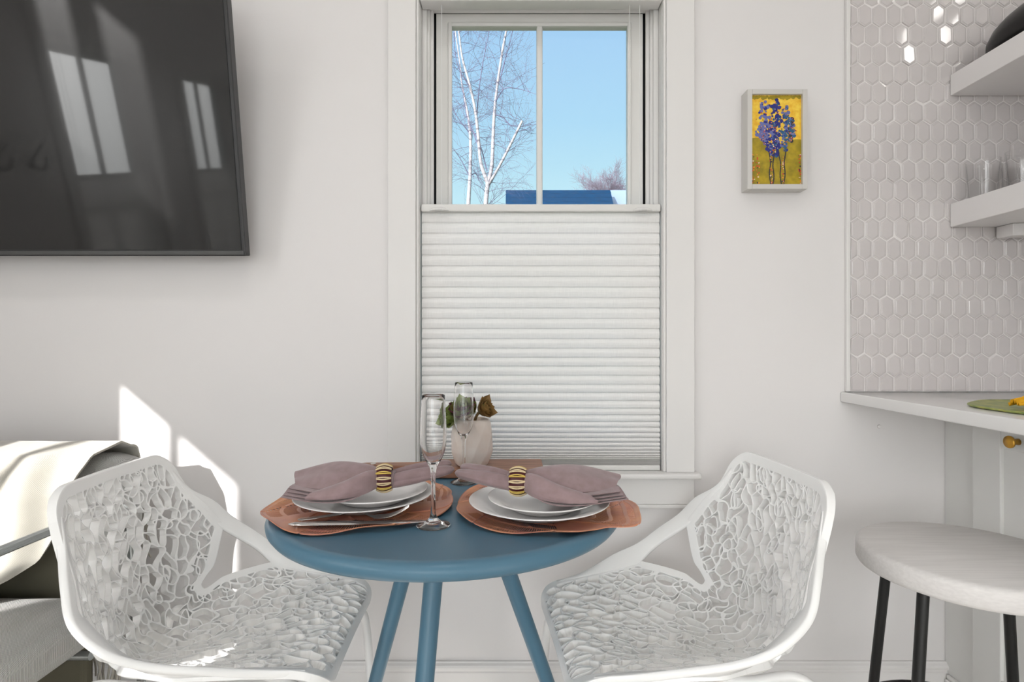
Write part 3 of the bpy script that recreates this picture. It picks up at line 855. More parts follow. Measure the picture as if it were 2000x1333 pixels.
# curl of the shell towards its edges, and half width, along the profile
CK = np.array([(0.0, 0.006), (0.06, 0.014), (0.15, 0.030), (SA, 0.043), (SB - 0.03, 0.075), (SB + 0.02, 0.082), (SC - 0.05, 0.066), (SC, 0.056), (SC + 0.07, 0.052), (SC + 0.13, 0.036), (PL, 0.016)])
WK = np.array([(0.0, 0.200), (0.08, 0.206), (0.16, 0.222), (SA, 0.243), (SB - 0.055, 0.188), (SB - 0.018, 0.152), (SB + 0.022, 0.154), (SB + 0.06, 0.192), (SC, 0.250), (SC + 0.06, 0.228), (SC + 0.12, 0.203), (SC + 0.18, 0.190), (PL, 0.180)])
_sf = np.linspace(-0.05, PL + 0.05, 1200)
_wf = np.interp(_sf, WK[:, 0], WK[:, 1]); _cf = np.interp(_sf, CK[:, 0], CK[:, 1])
_k = np.hanning(45); _k /= _k.sum()
_wf = np.convolve(np.pad(_wf, 22, 'edge'), _k, 'valid'); _cf = np.convolve(np.pad(_cf, 22, 'edge'), _k, 'valid')
_dw = np.gradient(_wf, _sf)
def w_of(s): return np.interp(s, _sf, _wf)
def chair_base(s, t):
    x = np.interp(s, pl, pc[:, 0]); z = np.interp(s, pl, pc[:, 1])
    nx = np.interp(s, pl, nr[:, 0]); nz = np.interp(s, pl, nr[:, 1])
    d = np.interp(s, _sf, _cf) * (np.abs(t) / 0.2) ** 2.0
    return np.stack([x + nx * d, t, z + nz * d], -1)
def chair_map(s, t):
    e_ = 0.002
    P = chair_base(s, t)
    a = chair_base(np.minimum(s + e_, PL), t) - chair_base(np.maximum(s - e_, 0), t)
    b = chair_base(s, t + e_) - chair_base(s, t - e_)
    N = np.cross(a, b); N /= np.linalg.norm(N, axis=1)[:, None]
    ref = np.stack([np.interp(s, pl, nr[:, 0]), 0 * s, np.interp(s, pl, nr[:, 1])], -1)
    sg = np.sign((N * ref).sum(1)); sg[sg == 0] = 1
    return P, N * sg[:, None]

def strand_field(S, T, seed=5):
    rs = np.random.RandomState(seed)
    SS, TT = np.meshgrid(S, T, indexing='ij')
    # gentle warp so cell walls bow
    w1 = 0.0075 * (np.sin(SS * 38 + TT * 85) + 0.7 * np.sin(TT * 120 - SS * 50 + 1.3))
    w2 = 0.0055 * (np.sin(SS * 85 + TT * 30 + 0.5) + 0.7 * np.sin(SS * 125 - TT * 60))
    A = (SS + w1) / 1.55; B = TT + w2
    cell = 0.0280
    pts = []
    ns, nt = int(PL / 1.55 / cell) + 3, int(0.54 / cell) + 3
    for i in range(-1, ns):
        for j in range(-1, nt):
            pts.append(((i + 0.5 * (j % 2) + rs.uniform(-0.36, 0.36)) * cell, -0.275 + (j + rs.uniform(-0.36, 0.36)) * cell))
    pts = np.array(pts)
    d1 = np.full(A.shape, 9.0); d2 = d1.copy(); i1 = np.zeros(A.shape, int); i2 = i1.copy()
    for k, (a, b) in enumerate(pts):
        d = np.hypot(A - a, B - b)
        lt = d < d1
        d2 = np.where(lt, d1, np.minimum(d2, d)); i2 = np.where(lt, i1, np.where(d <= d2, k, i2))
        d1 = np.where(lt, d, d1); i1 = np.where(lt, k, i1)
    sep_ = np.hypot(pts[i1, 0] - pts[i2, 0], pts[i1, 1] - pts[i2, 1]) + 1e-6
    vor = (d2 ** 2 - d1 ** 2) / (2 * sep_)          # true distance to the cell wall
    # extra drop-shaped loops lying over the cells
    dist = np.full(A.shape, 1.0)
    hs, ht = S[1] - S[0], T[1] - T[0]
    placed = []
    for k in range(900):
        cs, ct = rs.uniform(0.0, PL), rs.uniform(-0.25, 0.25)
        if len(placed) > 105 or any((cs - a_) ** 2 + ((ct - b_) * 1.3) ** 2 < 0.041 ** 2 for a_, b_ in placed): continue
        placed.append((cs, ct))
        la, lb = rs.uniform(0.018, 0.036), rs.uniform(0.009, 0.015)
        th = rs.normal(0, 0.45)
        nseg = 60; full = rs.uniform(0.8, 1.0) * 2 * PI; a0 = rs.uniform(0, 2 * PI)
        for q in range(nseg + 1):
            a = a0 + full * q / nseg
            tp = 1 - 0.45 * (math.cos(a) * 0.5 + 0.5)
            u, v = la * math.cos(a), lb * math.sin(a) * tp * 1.25
            ps_, pt_ = cs + u * math.cos(th) - v * math.sin(th), ct + u * math.sin(th) + v * math.cos(th)
            i0, i1_ = int((ps_ - 0.006 - S[0]) / hs), int((ps_ + 0.006 - S[0]) / hs) + 2
            j0, j1_ = int((pt_ - 0.006 - T[0]) / ht), int((pt_ + 0.006 - T[0]) / ht) + 2
            i0, j0 = max(i0, 0), max(j0, 0)
            if i1_ <= i0 or j1_ <= j0 or i0 >= len(S) or j0 >= len(T): continue
            sub = np.hypot(SS[i0:i1_, j0:j1_] - ps_, TT[i0:i1_, j0:j1_] - pt_)
            dist[i0:i1_, j0:j1_] = np.minimum(dist[i0:i1_, j0:j1_], sub)
    return vor, dist

def chair_shell_mesh():
    hs = 0.00130
    S = np.arange(-0.003, PL + 0.003, hs); T = np.arange(-0.266, 0.2665, hs)
    SS, TT = np.meshgrid(S, T, indexing='ij')
    vor, dist = strand_field(S, T)
    wv = w_of(S)[:, None]
    rc = 0.052
    sl = np.sqrt(1 + np.interp(S, _sf, _dw) ** 2)[:, None]
    ax_ = (np.abs(TT) - wv) / sl + rc; as_ = np.abs(SS - PL / 2) - (PL / 2 - rc)
    D = rc - (np.hypot(np.maximum(ax_, 0), np.maximum(as_, 0)) + np.minimum(np.maximum(ax_, as_), 0))
    fw = np.interp(S, [0, 0.3, 0.45, PL - 0.15, PL], [0.019, 0.016, 0.017, 0.020, 0.024])[:, None]
    hwid = 0.00165
    def smax(a, b, k=0.0016):
        h = np.clip(0.5 + 0.5 * (a - b) / k, 0, 1)
        return b * (1 - h) + a * h + k * h * (1 - h)
    st = smax(hwid - vor, hwid - dist)
    st = smax(st, fw - D, 0.003)
    Fd = np.minimum(D, st)
    return S, T, Fd

S_, T_, F_ = chair_shell_mesh()
def shell_extra(s, t):
    w = w_of(s)
    ed = np.minimum(w - np.abs(t), np.minimum(s, PL - s))
    return -0.003 * np.clip(1 - ed / 0.016, 0, 1)

def arm_part(sign, parent):
    def edge(s_, inset):
        w = float(w_of(s_)) - inset
        p, n_ = chair_map(np.array([s_]), np.array([w]))
        return tuple((p - n_ * 0.005)[0])
    A = edge(0.06, 0.010), edge(0.12, 0.012), edge(SA - 0.05, 0.012), edge(SA - 0.005, 0.010)
    C = edge(SC + 0.005, 0.010), edge(SC + 0.055, 0.012), edge(SC + 0.11, 0.013), edge(SC + 0.165, 0.018)
    OA = edge(0.055, 0.004), edge(0.12, -0.004)
    OC = edge(SC + 0.115, -0.003), edge(SC + 0.170, 0.012)
    O = [OA[0], OA[1], (0.055, 0.256, 0.500), (-0.015, 0.276, 0.520), (-0.075, 0.292, 0.550), (-0.130, 0.284, 0.590), (-0.165, 0.255, 0.642), OC[0], OC[1]]
    I = [A[0], A[1], A[2], A[3], (-0.066, 0.257, 0.523), C[0], C[1], C[2], C[3]]
    Oc, Ic = catmull(O, 8), catmull(I, 8)
    n = len(Oc)
    rows = []
    for i in range(n):
        o_, i_ = Oc[i], Ic[i]
        w = o_ - i_
        tn = (Oc[min(i + 1, n - 1)] - Oc[max(i - 1, 0)]); tn /= np.linalg.norm(tn)
        nn = np.cross(w, tn); nn /= np.linalg.norm(nn)
        if nn[2] < 0 and abs(nn[2]) > 0.2: nn = -nn
        if abs(nn[2]) <= 0.2 and nn[0] < 0: nn = -nn
        h = 0.0050
        sec = []
        for (a, b) in ((0.0, 1.0), (0.06, 1.25), (0.5, 1.1), (0.93, 1.25), (1.0, 0.9), (1.03, 0.0), (1.0, -1.2), (0.93, -1.5), (0.5, -1.2), (0.06, -1.4), (0.0, -1.0), (-0.03, 0.0)):
            p = i_ + w * a + nn * h * b
            sec.append((p[0], sign * p[1], p[2]))
        sec.append(sec[0]); rows.append(sec)
    mb = MB(); P = np.array(rows)
    if sign < 0: P = P[:, ::-1]
    mb.grid(P, smooth=True)
    return mb.build('arm_rest', M['white_plastic'], parent, merge=1e-5)

def make_chair(loc, rz, label):
    root = empty('shell_chair', loc, rz, label, 'chair', 'white perforated shell chairs')
    slab('shell', F_, S_, T_, chair_map, 0.0185, M['white_plastic'], root, 0.0018, 0.0008, shell_extra)
    for sg in (1, -1): arm_part(sg, root)
    for sx in (1, -1):
        for sy in (1, -1):
            if sx > 0: pts = [(0.05, 0.09 * sy, 0.412), (0.12, 0.13 * sy, 0.416), (0.185, 0.165 * sy, 0.412), (0.222, 0.187 * sy, 0.385), (0.238, 0.20 * sy, 0.32), (0.255, 0.215 * sy, 0.0)]
            else: pts = [(-0.04, 0.09 * sy, 0.388), (-0.11, 0.12 * sy, 0.392), (-0.185, 0.15 * sy, 0.414), (-0.222, 0.17 * sy, 0.390), (-0.245, 0.185 * sy, 0.32), (-0.285, 0.21 * sy, 0.0)]
            MB().tube(catmull(pts, 8), 0.0098, 16).build('leg', M['white_tube'], root)
    return root
chairA = make_chair((-0.592, 1.20, 0), math.radians(2.4), 'white perforated shell chair left of the table, beside the armchair')
chairB = copy_tree(chairA)
chairB.location = (0.338, 1.205, 0); chairB.rotation_euler = (0, 0, PI + math.radians(5.0))
chairB['label'] = 'white perforated shell chair right of the table, nearer the bar stool'

# ================================================================== placemats
def make_mat(loc, outline, seed, label, z0=TZ + 0.0026):
    """outline: world xy points"""
    c = np.array(loc)
    O = np.array(outline) - c
    ang = np.unwrap(np.arctan2(O[:, 1], O[:, 0])); order = np.argsort(ang % (2 * PI))
    ang = ang[order] % (2 * PI); rad = np.hypot(O[:, 0], O[:, 1])[order]
    aa = np.concatenate([ang - 2 * PI, ang, ang + 2 * PI]); r3 = np.concatenate([rad] * 3)
    fine = np.linspace(-0.5, 2 * PI + 0.5, 1500)
    rf = np.interp(fine, aa, r3)
    kk = np.hanning(61); kk /= kk.sum(); rf = np.convolve(np.pad(rf, 30, 'edge'), kk, 'valid')
    h = 0.00115
    L = 0.24
    X = np.arange(-L, L, h); Y = np.arange(-L, L, h)
    XX, YY = np.meshgrid(X, Y, indexing='ij')
    A = np.arctan2(YY, XX) % (2 * PI); R = np.hypot(XX, YY)
    RO = np.interp(A, fine, rf)
    D = RO - R
    # petal veins: arcs swirling out from the centre
    rel = R / RO
    # radial slits in rings
    nsl = 210
    ph = A * nsl / (2 * PI) + 2.0 * rel
    slit = np.abs((ph % 1.0) - 0.5) * 2 * PI * R / nsl - 0.00115   # >0 outside slit
    band = np.minimum(np.abs(((rel * 6.0 + 0.35 * np.sin(3 * A + seed)) % 1.0) - 0.5) , 1) * RO / 6.0 * 1.0
    # slit exists where band distance is away from ring lines and in the outer half
    ringd = 0.5 * RO / 6.0 - band            # distance from mid of band
    keep = np.maximum(slit, 0.0035 - (0.5 * RO / 6.0 - ringd))
    keep = np.maximum(keep, 0.55 * 0.18 - R)
    keep = np.maximum(keep, 0.010 - D)
    keep = np.maximum(keep, (np.sin(3 * A + seed * 2.1) - 0.55) * 0.01)
    Fd = np.minimum(D, keep)
    def mp(s, t):
        A = np.arctan2(t, s) % (2 * PI); R = np.hypot(s, t); RO = np.interp(A, fine, rf); rel = R / np.maximum(RO, 1e-4)
        zz = 0.0006 + 0.009 * np.clip((rel - 0.80) / 0.2, 0, 1) ** 2 * (0.55 + 0.45 * np.sin(5 * A + seed))
        # raised petal outlines
        for k in range(7):
            a0 = k * 2 * PI / 7 + seed * 0.3
            dA = (A - a0 - 1.1 * (rel - 0.55) + PI) % (2 * PI) - PI
            zz = zz + 0.0016 * np.exp(-(dA * R / 0.0022) ** 2) * (rel > 0.3)
        zz = zz + 0.0014 * np.exp(-((RO - R - 0.0022) / 0.0018) ** 2)
        P = np.stack([s, t, zz], -1)
        N = np.stack([0 * s, 0 * s, 0 * s + 1], -1)
        return P, N
    o = slab('leaf_placemat', Fd, X, Y, mp, 0.0013, M['mat'], None, 0.001, 0.0003)
    o.location = (loc[0], loc[1], z0)
    return tag(o, label, 'placemat', 'copper leaf placemats on the table')
matL = [(-0.470, 1.052), (-0.432, 1.005), (-0.385, 0.962), (-0.329, 0.950), (-0.265, 0.972), (-0.20, 0.985), (-0.155, 1.03), (-0.118, 1.115), (-0.128, 1.18), (-0.145, 1.265), (-0.20, 1.315), (-0.30, 1.345), (-0.40, 1.30), (-0.457, 1.227), (-0.482, 1.15), (-0.485, 1.09)]
matR = [(-0.108, 1.125), (-0.10, 1.21), (-0.050, 1.285), (0.04, 1.32), (0.12, 1.31), (0.19, 1.25), (0.232, 1.168), (0.240, 1.06), (0.226, 0.995), (0.195, 0.99), (0.170, 0.995), (0.112, 0.947), (0.052, 0.952), (-0.02, 0.965), (-0.070, 0.998), (-0.098, 1.049)]
make_mat((-0.30, 1.135), matL, 1.0, 'copper leaf shaped placemat under the left place setting')
make_mat((0.060, 1.115), matR, 2.3, 'copper leaf shaped placemat under the right setting, overhanging the table')

# ================================================================== plates
def plate(x, y, z, R, hgt, name, label, group):
    f = R * 0.62
    prof = [(0, 0.0022), (f * 0.86, 0.0022), (f * 0.88, 0.0), (f * 0.95, 0.0), (f, 0.003), (R * 0.80, hgt * 0.52), (R * 0.97, hgt - 0.0030), (R, hgt - 0.0012), (R * 0.998, hgt), (R * 0.985, hgt + 0.0002), (R * 0.80, hgt * 0.60 + 0.0022), (f * 1.05, 0.0068), (f * 0.9, 0.0055), (0, 0.0052)]
    o = MB().lathe(prof, 128).build(name, M['porcelain']); o.location = (x, y, z)
    return tag(o, label, 'plate', group)
PZ = TZ + 0.0052
plate(-0.297, 1.135, PZ, 0.137, 0.023, 'dinner_plate', 'white dinner plate on the left placemat, under a smaller plate', 'dinner plates')
plate(-0.280, 1.140, PZ + 0.0075, 0.108, 0.022, 'side_plate', 'small white plate stacked on the left dinner plate', 'side plates')
plate(0.052, 1.088, PZ, 0.135, 0.023, 'dinner_plate', 'white dinner plate on the right placemat, under a smaller plate', 'dinner plates')
plate(0.060, 1.085, PZ + 0.0075, 0.106, 0.022, 'side_plate', 'small white plate stacked on the right dinner plate', 'side plates')

# ================================================================== napkins with beaded rings
def sheet(fn, nu=40, nv=40, t=0.0016):
    U = np.linspace(0, 1, nu); V = np.linspace(-1, 1, nv)
    P = np.zeros((nu, nv, 3))
    for i, u in enumerate(U):
        for j, v in enumerate(V):
            P[i, j] = fn(u, v)
    return P

def thick_sheet(mb, P, t):
    """closed sheet with thickness"""
    n, m = P.shape[:2]
    du = np.gradient(P, axis=0); dv = np.gradient(P, axis=1)
    N = np.cross(du, dv); N /= (np.linalg.norm(N, axis=2, keepdims=True) + 1e-9)
    A = P + N * t / 2; B = P - N * t / 2
    mb.grid(A); mb.grid(B[::-1])
    for (a, b) in ((A[0], B[0]), (B[-1], A[-1])):
        mb.grid(np.stack([b, a]), smooth=True)
    for (a, b) in ((A[:, 0], B[:, 0]), (B[:, -1], A[:, -1])):
        mb.grid(np.stack([a, b]), smooth=True)

def ring(parent_loc, ax, R, wid, label):
    root = empty('napkin_ring', parent_loc, 0, label, 'napkin ring', 'beaded napkin rings')
    root.rotation_euler = Vector(ax).to_track_quat('Z', 'Y').to_euler()
    n = 12
    prof = []
    for i in range(n + 1):
        t = -1 + 2 * i / n
        prof.append((R - 0.0050 * t * t, t * wid / 2))
    inner = [(r - 0.0028, z) for r, z in reversed(prof)]
    MB().lathe(prof + inner + [prof[0]], 48).build('ring_core', M['maroon'], root)
    mb = MB()
    K = 15
    for k in range(K):
        a0 = 2 * PI * k / K
        for half in (-0.055, 0.055):
            pts = []
            for i in range(23):
                t = -1 + 2 * i / 22
                r = R + 0.0016 - 0.0050 * t * t
                a = a0 + half * (0.4 + 0.9 * (1 - t * t)) * 1.0
                pts.append((r * math.cos(a), r * math.sin(a), t * wid / 2))
            rs = [0.00155 * (1.0 if i % 2 else 0.62) for i in range(23)]
            mb.tube(pts, rs, 7, mi=0 if k % 3 else 1)
    mb.build('beading', [M['bead'], M['bead_gold']], root)
    return root

def napkin(center, mirror, rot, seed, label, fanL=0.20, tailL=0.15, tail_dir=0.35, fan_dir=0.0, style='left'):
    """local: ring at origin, fan along -x (style left)"""
    rnd = random.Random(seed)
    mb = MB()
    def place(x, y, z):
        return (mirror * x, y, z)
    ph = rnd.uniform(0, 6)
    k_ = fanL / 0.195
    def surf(curves, nu=40, nv=30, wob=0.0, off=0.0):
        cs = []
        for c in curves:
            cc = catmull(c, 12); d = np.linspace(0, len(cc) - 1, nu)
            cs.append(np.stack([np.interp(d, np.arange(len(cc)), cc[:, q]) for q in range(3)], 1))
        P = np.zeros((nu, nv, 3))
        for i in range(nu):
            col = catmull([c[i] for c in cs], 12); d = np.linspace(0, len(col) - 1, nv)
            for q in range(3): P[i, :, q] = np.interp(d, np.arange(len(col)), col[:, q])
            u = i / (nu - 1)
            vv = np.linspace(0, 1, nv)
            P[i, :, 2] += wob * u * (np.sin(vv * 11 + ph + off + 2 * u) + 0.6 * np.sin(vv * 19 - 3 * u + ph))
        P[:, :, 0] *= mirror * k_
        return P
    # smooth upper sheet spreading from the ring to a pointed corner
    thick_sheet(mb, surf([[(0.0, .015, -.004), (-.05, .062, -.012), (-.12, .080, -.016), (-.180, .062, -.010)],
                          [(0.0, .011, .010), (-.05, .044, .012), (-.12, .056, .010), (-.190, .048, -.002)],
                          [(0.0, .002, .016), (-.05, .016, .024), (-.115, .026, .024), (-.200, .030, .003)],
                          [(-.002, -.008, .006), (-.05, -.016, .010), (-.11, -.018, .012), (-.190, .006, -.003)],
                          [(-.004, -.013, -.002), (-.055, -.044, -.004), (-.105, -.052, -.009), (-.176, -.022, -.011)]], wob=0.0016), 0.0015)
    # folded layers whose edges show under it
    for k in range(4):
        g = 0.0045 * k
        thick_sheet(mb, surf([[(0.0, .012, -.012), (-.05, .055, -.016 - g * .7), (-.12, .072, -.019 - g * .7), (-.178, .055, -.014 - g * .7)],
                              [(0.0, .0, -.010), (-.05, .0, -.010 - g * .5), (-.12, .004, -.009 - g * .5), (-.186 - g * .5, .012, -.008 - g * .6)],
                              [(-.008, -.016, -.010), (-.048, -.062 - g * .9, -.008 - g), (-.105, -.068 - g * .8, -.011 - g), (-.184 - g, -.034 - g * .5, -.012 - g)]],
                             wob=0.0013, off=1.3 * k), 0.0014)
    # front fold: stands up beside the ring and rolls over, leaving a pocket behind it
    for k in range(3):
        g = 0.0042 * k
        thick_sheet(mb, surf([[(-.008, .000 - g * .3, .006), (-.030, -.014 - g, .008 - g), (-.068, -.040 - g, -.003 - g), (-.118, -.058 - g * .4, -.012)],
                              [(-.004, -.003, .014), (-.028, -.024 - g * .6, .020 - g), (-.070, -.052 - g * .6, .006 - g * .8), (-.122, -.062, -.010)],
                              [(-.004, -.012, .010), (-.030, -.043, .014 - g), (-.075, -.071, .000 - g * .8), (-.128, -.070, -.013)],
                              [(-.005, -.017, .0), (-.032, -.058, -.004 - g * .4), (-.080, -.082, -.012 - g * .4), (-.134, -.075, -.017)],
                              [(-.006, -.014, -.012), (-.032, -.056, -.018), (-.080, -.080, -.020), (-.134, -.074, -.0215)]], nu=34, nv=30, wob=0.0006), 0.0013)
    # tail: soft bunched cloth narrowing beyond the ring, as two rolls
    for q, (oy, oz, rr3) in enumerate(((-0.006, -0.002, 0.0125), (0.008, 0.003, 0.0130))):
        def fn(u, v, oy=oy, oz=oz, rr3=rr3, q=q):
            a = v * PI
            x = 0.004 + tailL * u * (1 - 0.08 * q)
            r = rr3 * (1 + 0.42 * math.sin(PI * min(1, u * 0.95)) - 0.10 * u)
            if u > 0.86: r *= math.sqrt(max(0.0, 1 - ((u - 0.86) / 0.14) ** 2)) * 0.97 + 0.03
            cy = oy * (1 + 1.1 * u) + tail_dir * tailL * u
            cz = oz + 0.010 * u - 0.003
            r2 = r * (1 + 0.13 * math.sin(3 * a + ph + 3 * u) + 0.05 * math.sin(7 * a + ph))
            return place(x, cy + r2 * math.cos(a), cz + r2 * math.sin(a) * (0.95 - 0.30 * u))
        P = sheet(fn, 34, 26)
        mb.grid(P)
    # core through the ring
    mb.tube([place(-0.02, 0, 0), place(0.02, 0, 0)], 0.0155, 20)
    o = mb.build('cloth_napkin', M['napkin'])
    o.location = center; o.rotation_euler = (0, 0, rot)
    return tag(o, label, 'napkin', 'mauve napkins in beaded rings')
zN = TZ + 0.063
napkin((-0.249, 1.100, zN), 1, math.radians(-2), 4, 'mauve cloth napkin in beaded ring on the left plates', tailL=0.125, tail_dir=0.60, fanL=0.185)
ring((-0.249, 1.100, zN + 0.001), (1, 0.10, 0.02), 0.0255, 0.030, 'gold beaded napkin ring around the left napkin')
napkin((0.012, 1.075, zN), -1, math.radians(3), 9, 'mauve cloth napkin in beaded ring on the right plates', tailL=0.120, tail_dir=0.60, fanL=0.200)
ring((0.012, 1.075, zN + 0.001), (1, -0.12, 0.02), 0.0260, 0.031, 'cream and maroon beaded napkin ring around the right napkin')

# ================================================================== cutlery
def strip_loft(mb, pts, widths, thick, crown=0.0):
    """pts path along x; flat bar with rounded section"""
    n = len(pts); P = []
    pts = [np.array(p, float) for p in pts]
    for i in range(n):
        d = pts[min(i + 1, n - 1)] - pts[max(i - 1, 0)]; d /= np.linalg.norm(d)
        side = np.cross(d, (0, 0, 1)); side /= np.linalg.norm(side); up = np.cross(side, d)
        row = []
        for k in range(13):
            a = 2 * PI * k / 12
            row.append(pts[i] + side * math.cos(a) * widths[i] / 2 + up * math.sin(a) * thick[i] / 2)
        P.append(row)
    mb.grid(np.array(P))
    return mb
mb = MB()
x = np.linspace(0, 0.246, 40)
wk = [0.004 + 0.0165 * (1 - math.exp(-t * 90)) if t < 0.11 else (0.0205 - 0.004 * (t - 0.11) / 0.02 if t < 0.13 else (0.0165 if t < 0.21 else max(0.0012, 0.0165 * math.sqrt(max(0, 1 - ((t - 0.21) / 0.0365) ** 2))))) for t in x]
tk = [0.0030 + 0.0035 * min(1, t / 0.01) if t < 0.105 else max(0.0013, 0.0065 - 0.25 * (t - 0.105)) for t in x]
strip_loft(mb, [(t, 0, 0) for t in x], wk, tk)
o = mb.build('table_knife', M['steel']); o.location = (-0.393, 0.990, TZ + 0.0095); o.rotation_euler = (0, 0.004, math.atan2(0.022, 0.246))
tag(o, 'polished steel table knife lying in front of the left plates', 'knife')
mb = MB()
hp = [(0, 0, 0.001), (0.02, 0, 0.002), (0.06, 0, 0.0065), (0.095, 0, 0.0105), (0.115, 0, 0.0085), (0.130, 0, 0.0030), (0.142, 0, 0.001)]
hc = catmull(hp, 6)
wd = np.interp(hc[:, 0], [0, 0.003, 0.01, 0.03, 0.085, 0.105, 0.125, 0.135, 0.142], [0.003, 0.012, 0.0165, 0.015, 0.007, 0.0055, 0.010, 0.019, 0.0235])
tk = np.interp(hc[:, 0], [0, 0.01, 0.09, 0.13, 0.142], [0.002, 0.0038, 0.0046, 0.0024, 0.0020])
strip_loft(mb, hc, wd, tk)
for k in range(4):
    y = (k - 1.5) * 0.0064
    pts = catmull([(0.136, y * 0.92, 0.0012), (0.155, y, 0.0015), (0.172, y, 0.0052), (0.188, y * 0.96, 0.0125), (0.199, y * 0.93, 0.0195)], 5)
    nn_ = len(pts)
    strip_loft(mb, pts, [0.0052 - 0.0038 * (i / (nn_ - 1)) for i in range(nn_)], [0.0020] * nn_)
o = mb.build('dinner_fork', M['steel']); o.location = (-0.388, 1.020, TZ + 0.0075); o.rotation_euler = (0, 0, math.atan2(0.024, 0.2))
tag(o, 'polished steel dinner fork lying behind the knife', 'fork')

# ================================================================== champagne flutes
def flute(x, y, label):
    outer = [(0.0, 0.0), (0.0300, 0.0), (0.0306, 0.0008), (0.0300, 0.0018), (0.024, 0.0036), (0.015, 0.0072), (0.0085, 0.0125), (0.0052, 0.020), (0.0042, 0.035), (0.0039, 0.060), (0.0042, 0.085), (0.0052, 0.098), (0.0075, 0.106), (0.0135, 0.116), (0.0190, 0.128), (0.0226, 0.143), (0.0238, 0.158), (0.0236, 0.175), (0.0225, 0.200), (0.0208, 0.2335)]
    inner = [(0.0203, 0.2342), (0.0197, 0.2335), (0.0214, 0.200), (0.0225, 0.175), (0.0227, 0.158), (0.0214, 0.143), (0.0176, 0.129), (0.0120, 0.118), (0.006, 0.1125), (0.0, 0.111)]
    oc = catmull([outer[i] for i in range(3, len(outer))], 4)
    prof = outer[:3] + [tuple(p) for p in oc] + inner[:2] + [tuple(p) for p in catmull(inner[1:], 4)[1:]]
    prof[-1] = (0.0, prof[-1][1])
    o = MB().lathe([(max(0.0, r), z) for r, z in prof], 72).build('champagne_flute', M['glass'], merge=1e-6); o.location = (x, y, TZ + 0.0008)
    return tag(o, label, 'glass', 'champagne flutes')
flute(-0.1415, 1.012, 'champagne flute standing near the front of the table, beside the fork')
flute(-0.1130, 1.318, 'champagne flute standing behind the plates, in front of the white pot')

# ================================================================== board, pot, plant
root = empty('serving_board', (-0.04, 1.416, TZ + 0.0026), 0, 'walnut serving board lying at the back of the table', 'serving board')
pts = [(0.117, -0.066), (0.117, 0.066), (-0.145, 0.066), (-0.17, 0.058), (-0.19, 0.036), (-0.21, 0.028), (-0.33, 0.024), (-0.343, 0.018), (-0.348, 0.004), (-0.343, -0.008), (-0.33, -0.012), (-0.21, -0.020), (-0.19, -0.030), (-0.17, -0.058), (-0.145, -0.066)]
bm = bmesh.new()
vs = [bm.verts.new((x, y, 0)) for x, y in pts]
f = bm.faces.new(vs)
r = bmesh.ops.extrude_face_region(bm, geom=[f])
for v in r['geom']:
    if isinstance(v, bmesh.types.BMVert): v.co.z = 0.019
bmesh.ops.recalc_face_normals(bm, faces=bm.faces)
bmesh.ops.bevel(bm, geom=[e_ for e_ in bm.edges if abs(e_.verts[0].co.z - e_.verts[1].co.z) < 1e-6], offset=0.0015, segments=2, affect='EDGES')
mb = MB(); mb.bm(bm); mb.build('board', M['walnut'], root)
MB().tube([(-0.31 + 0.006 * math.cos(t), 0.006 + 0.006 * math.sin(t), 0.0195) for t in np.linspace(0, 2 * PI, 17)[:-1]], 0.0015, 6, closed=True).build('hanging_ring', M['steel'], root)

BZ = TZ + 0.0026 + 0.019
root = empty('succulent_pot', (-0.100, 1.408, BZ + 0.0002), 0, 'faceted white concrete pot standing on the walnut board', 'plant pot')
rings = [(0.030, 0.0), (0.042, 0.004), (0.0525, 0.035), (0.0525, 0.078), (0.0465, 0.110), (0.043, 0.116)]
mb = MB(); n = 9; vs = []; fs = []
rings2 = rings + [(0.039, 0.1165), (0.038, 0.106), (0.0, 0.104)]
for i, (r, z) in enumerate(rings2):
    for j in range(n):
        a = 2 * PI * (j + (0.5 if i % 2 else 0)) / n
        if i >= 5: a = 2 * PI * (j + 0.5) / n
        vs.append((r * math.cos(a), r * math.sin(a), z))
for i in range(len(rings2) - 1):
    for j in range(n):
        j2 = (j + 1) % n
        a, b, c, d = i * n + j, i * n + j2, (i + 1) * n + j2, (i + 1) * n + j
        if i < 5:
            if i % 2 == 0: fs += [(a, b, d), (b, c, d)]
            else: fs += [(a, b, c), (a, c, d)]
        else: fs.append((a, b, c, d))
fs.append(tuple(range(n - 1, -1, -1)))
mb.add(vs, fs, 0, False)
pot = mb.build('pot', M['pot'], root)
bv = pot.modifiers.new('soft_edges', 'BEVEL'); bv.width = 0.0035; bv.segments = 3; bv.limit_method = 'ANGLE'; bv.angle_limit = math.radians(8)
for p in pot.data.polygons: p.use_smooth = True
MB().lathe([(0.0375, 0.1045), (0.02, 0.108), (0, 0.109)], 24).build('soil', M['soil'], root)

def leaf_blade(mb, base, direction, up, L, W, mi, tipmi, curl=0.25):
    d = Vector(direction).normalized(); u = Vector(up); u = (u - u.dot(d) * d).normalized(); s = d.cross(u)
    nu, nv = 9, 7
    P = np.zeros((nu, nv, 3)); Q = np.zeros((nu, nv, 3))
    for i in range(nu):
        t = i / (nu - 1)
        w = W * (math.sin(PI * min(1, t ** 0.75 * 0.98 + 0.02)) ** 0.7) * (1 - 0.25 * (t > 0.85)) + W * 0.12 * (1 - t)
        for j in range(nv):
            v = -1 + 2 * j / (nv - 1)
            c = Vector(base) + d * (L * t) + u * (L * curl * t * t + 0.25 * w * v * v) + s * (w * v * 0.5)
            P[i, j] = c
            Q[i, j] = c - u * 0.0022 * (1 - v * v) * (1 - t * 0.6)
    mb.grid(P[:7], mi=mi); mb.grid(P[6:], mi=tipmi)
    mb.grid(Q[:7, ::-1], mi=mi); mb.grid(Q[6:, ::-1], mi=tipmi)

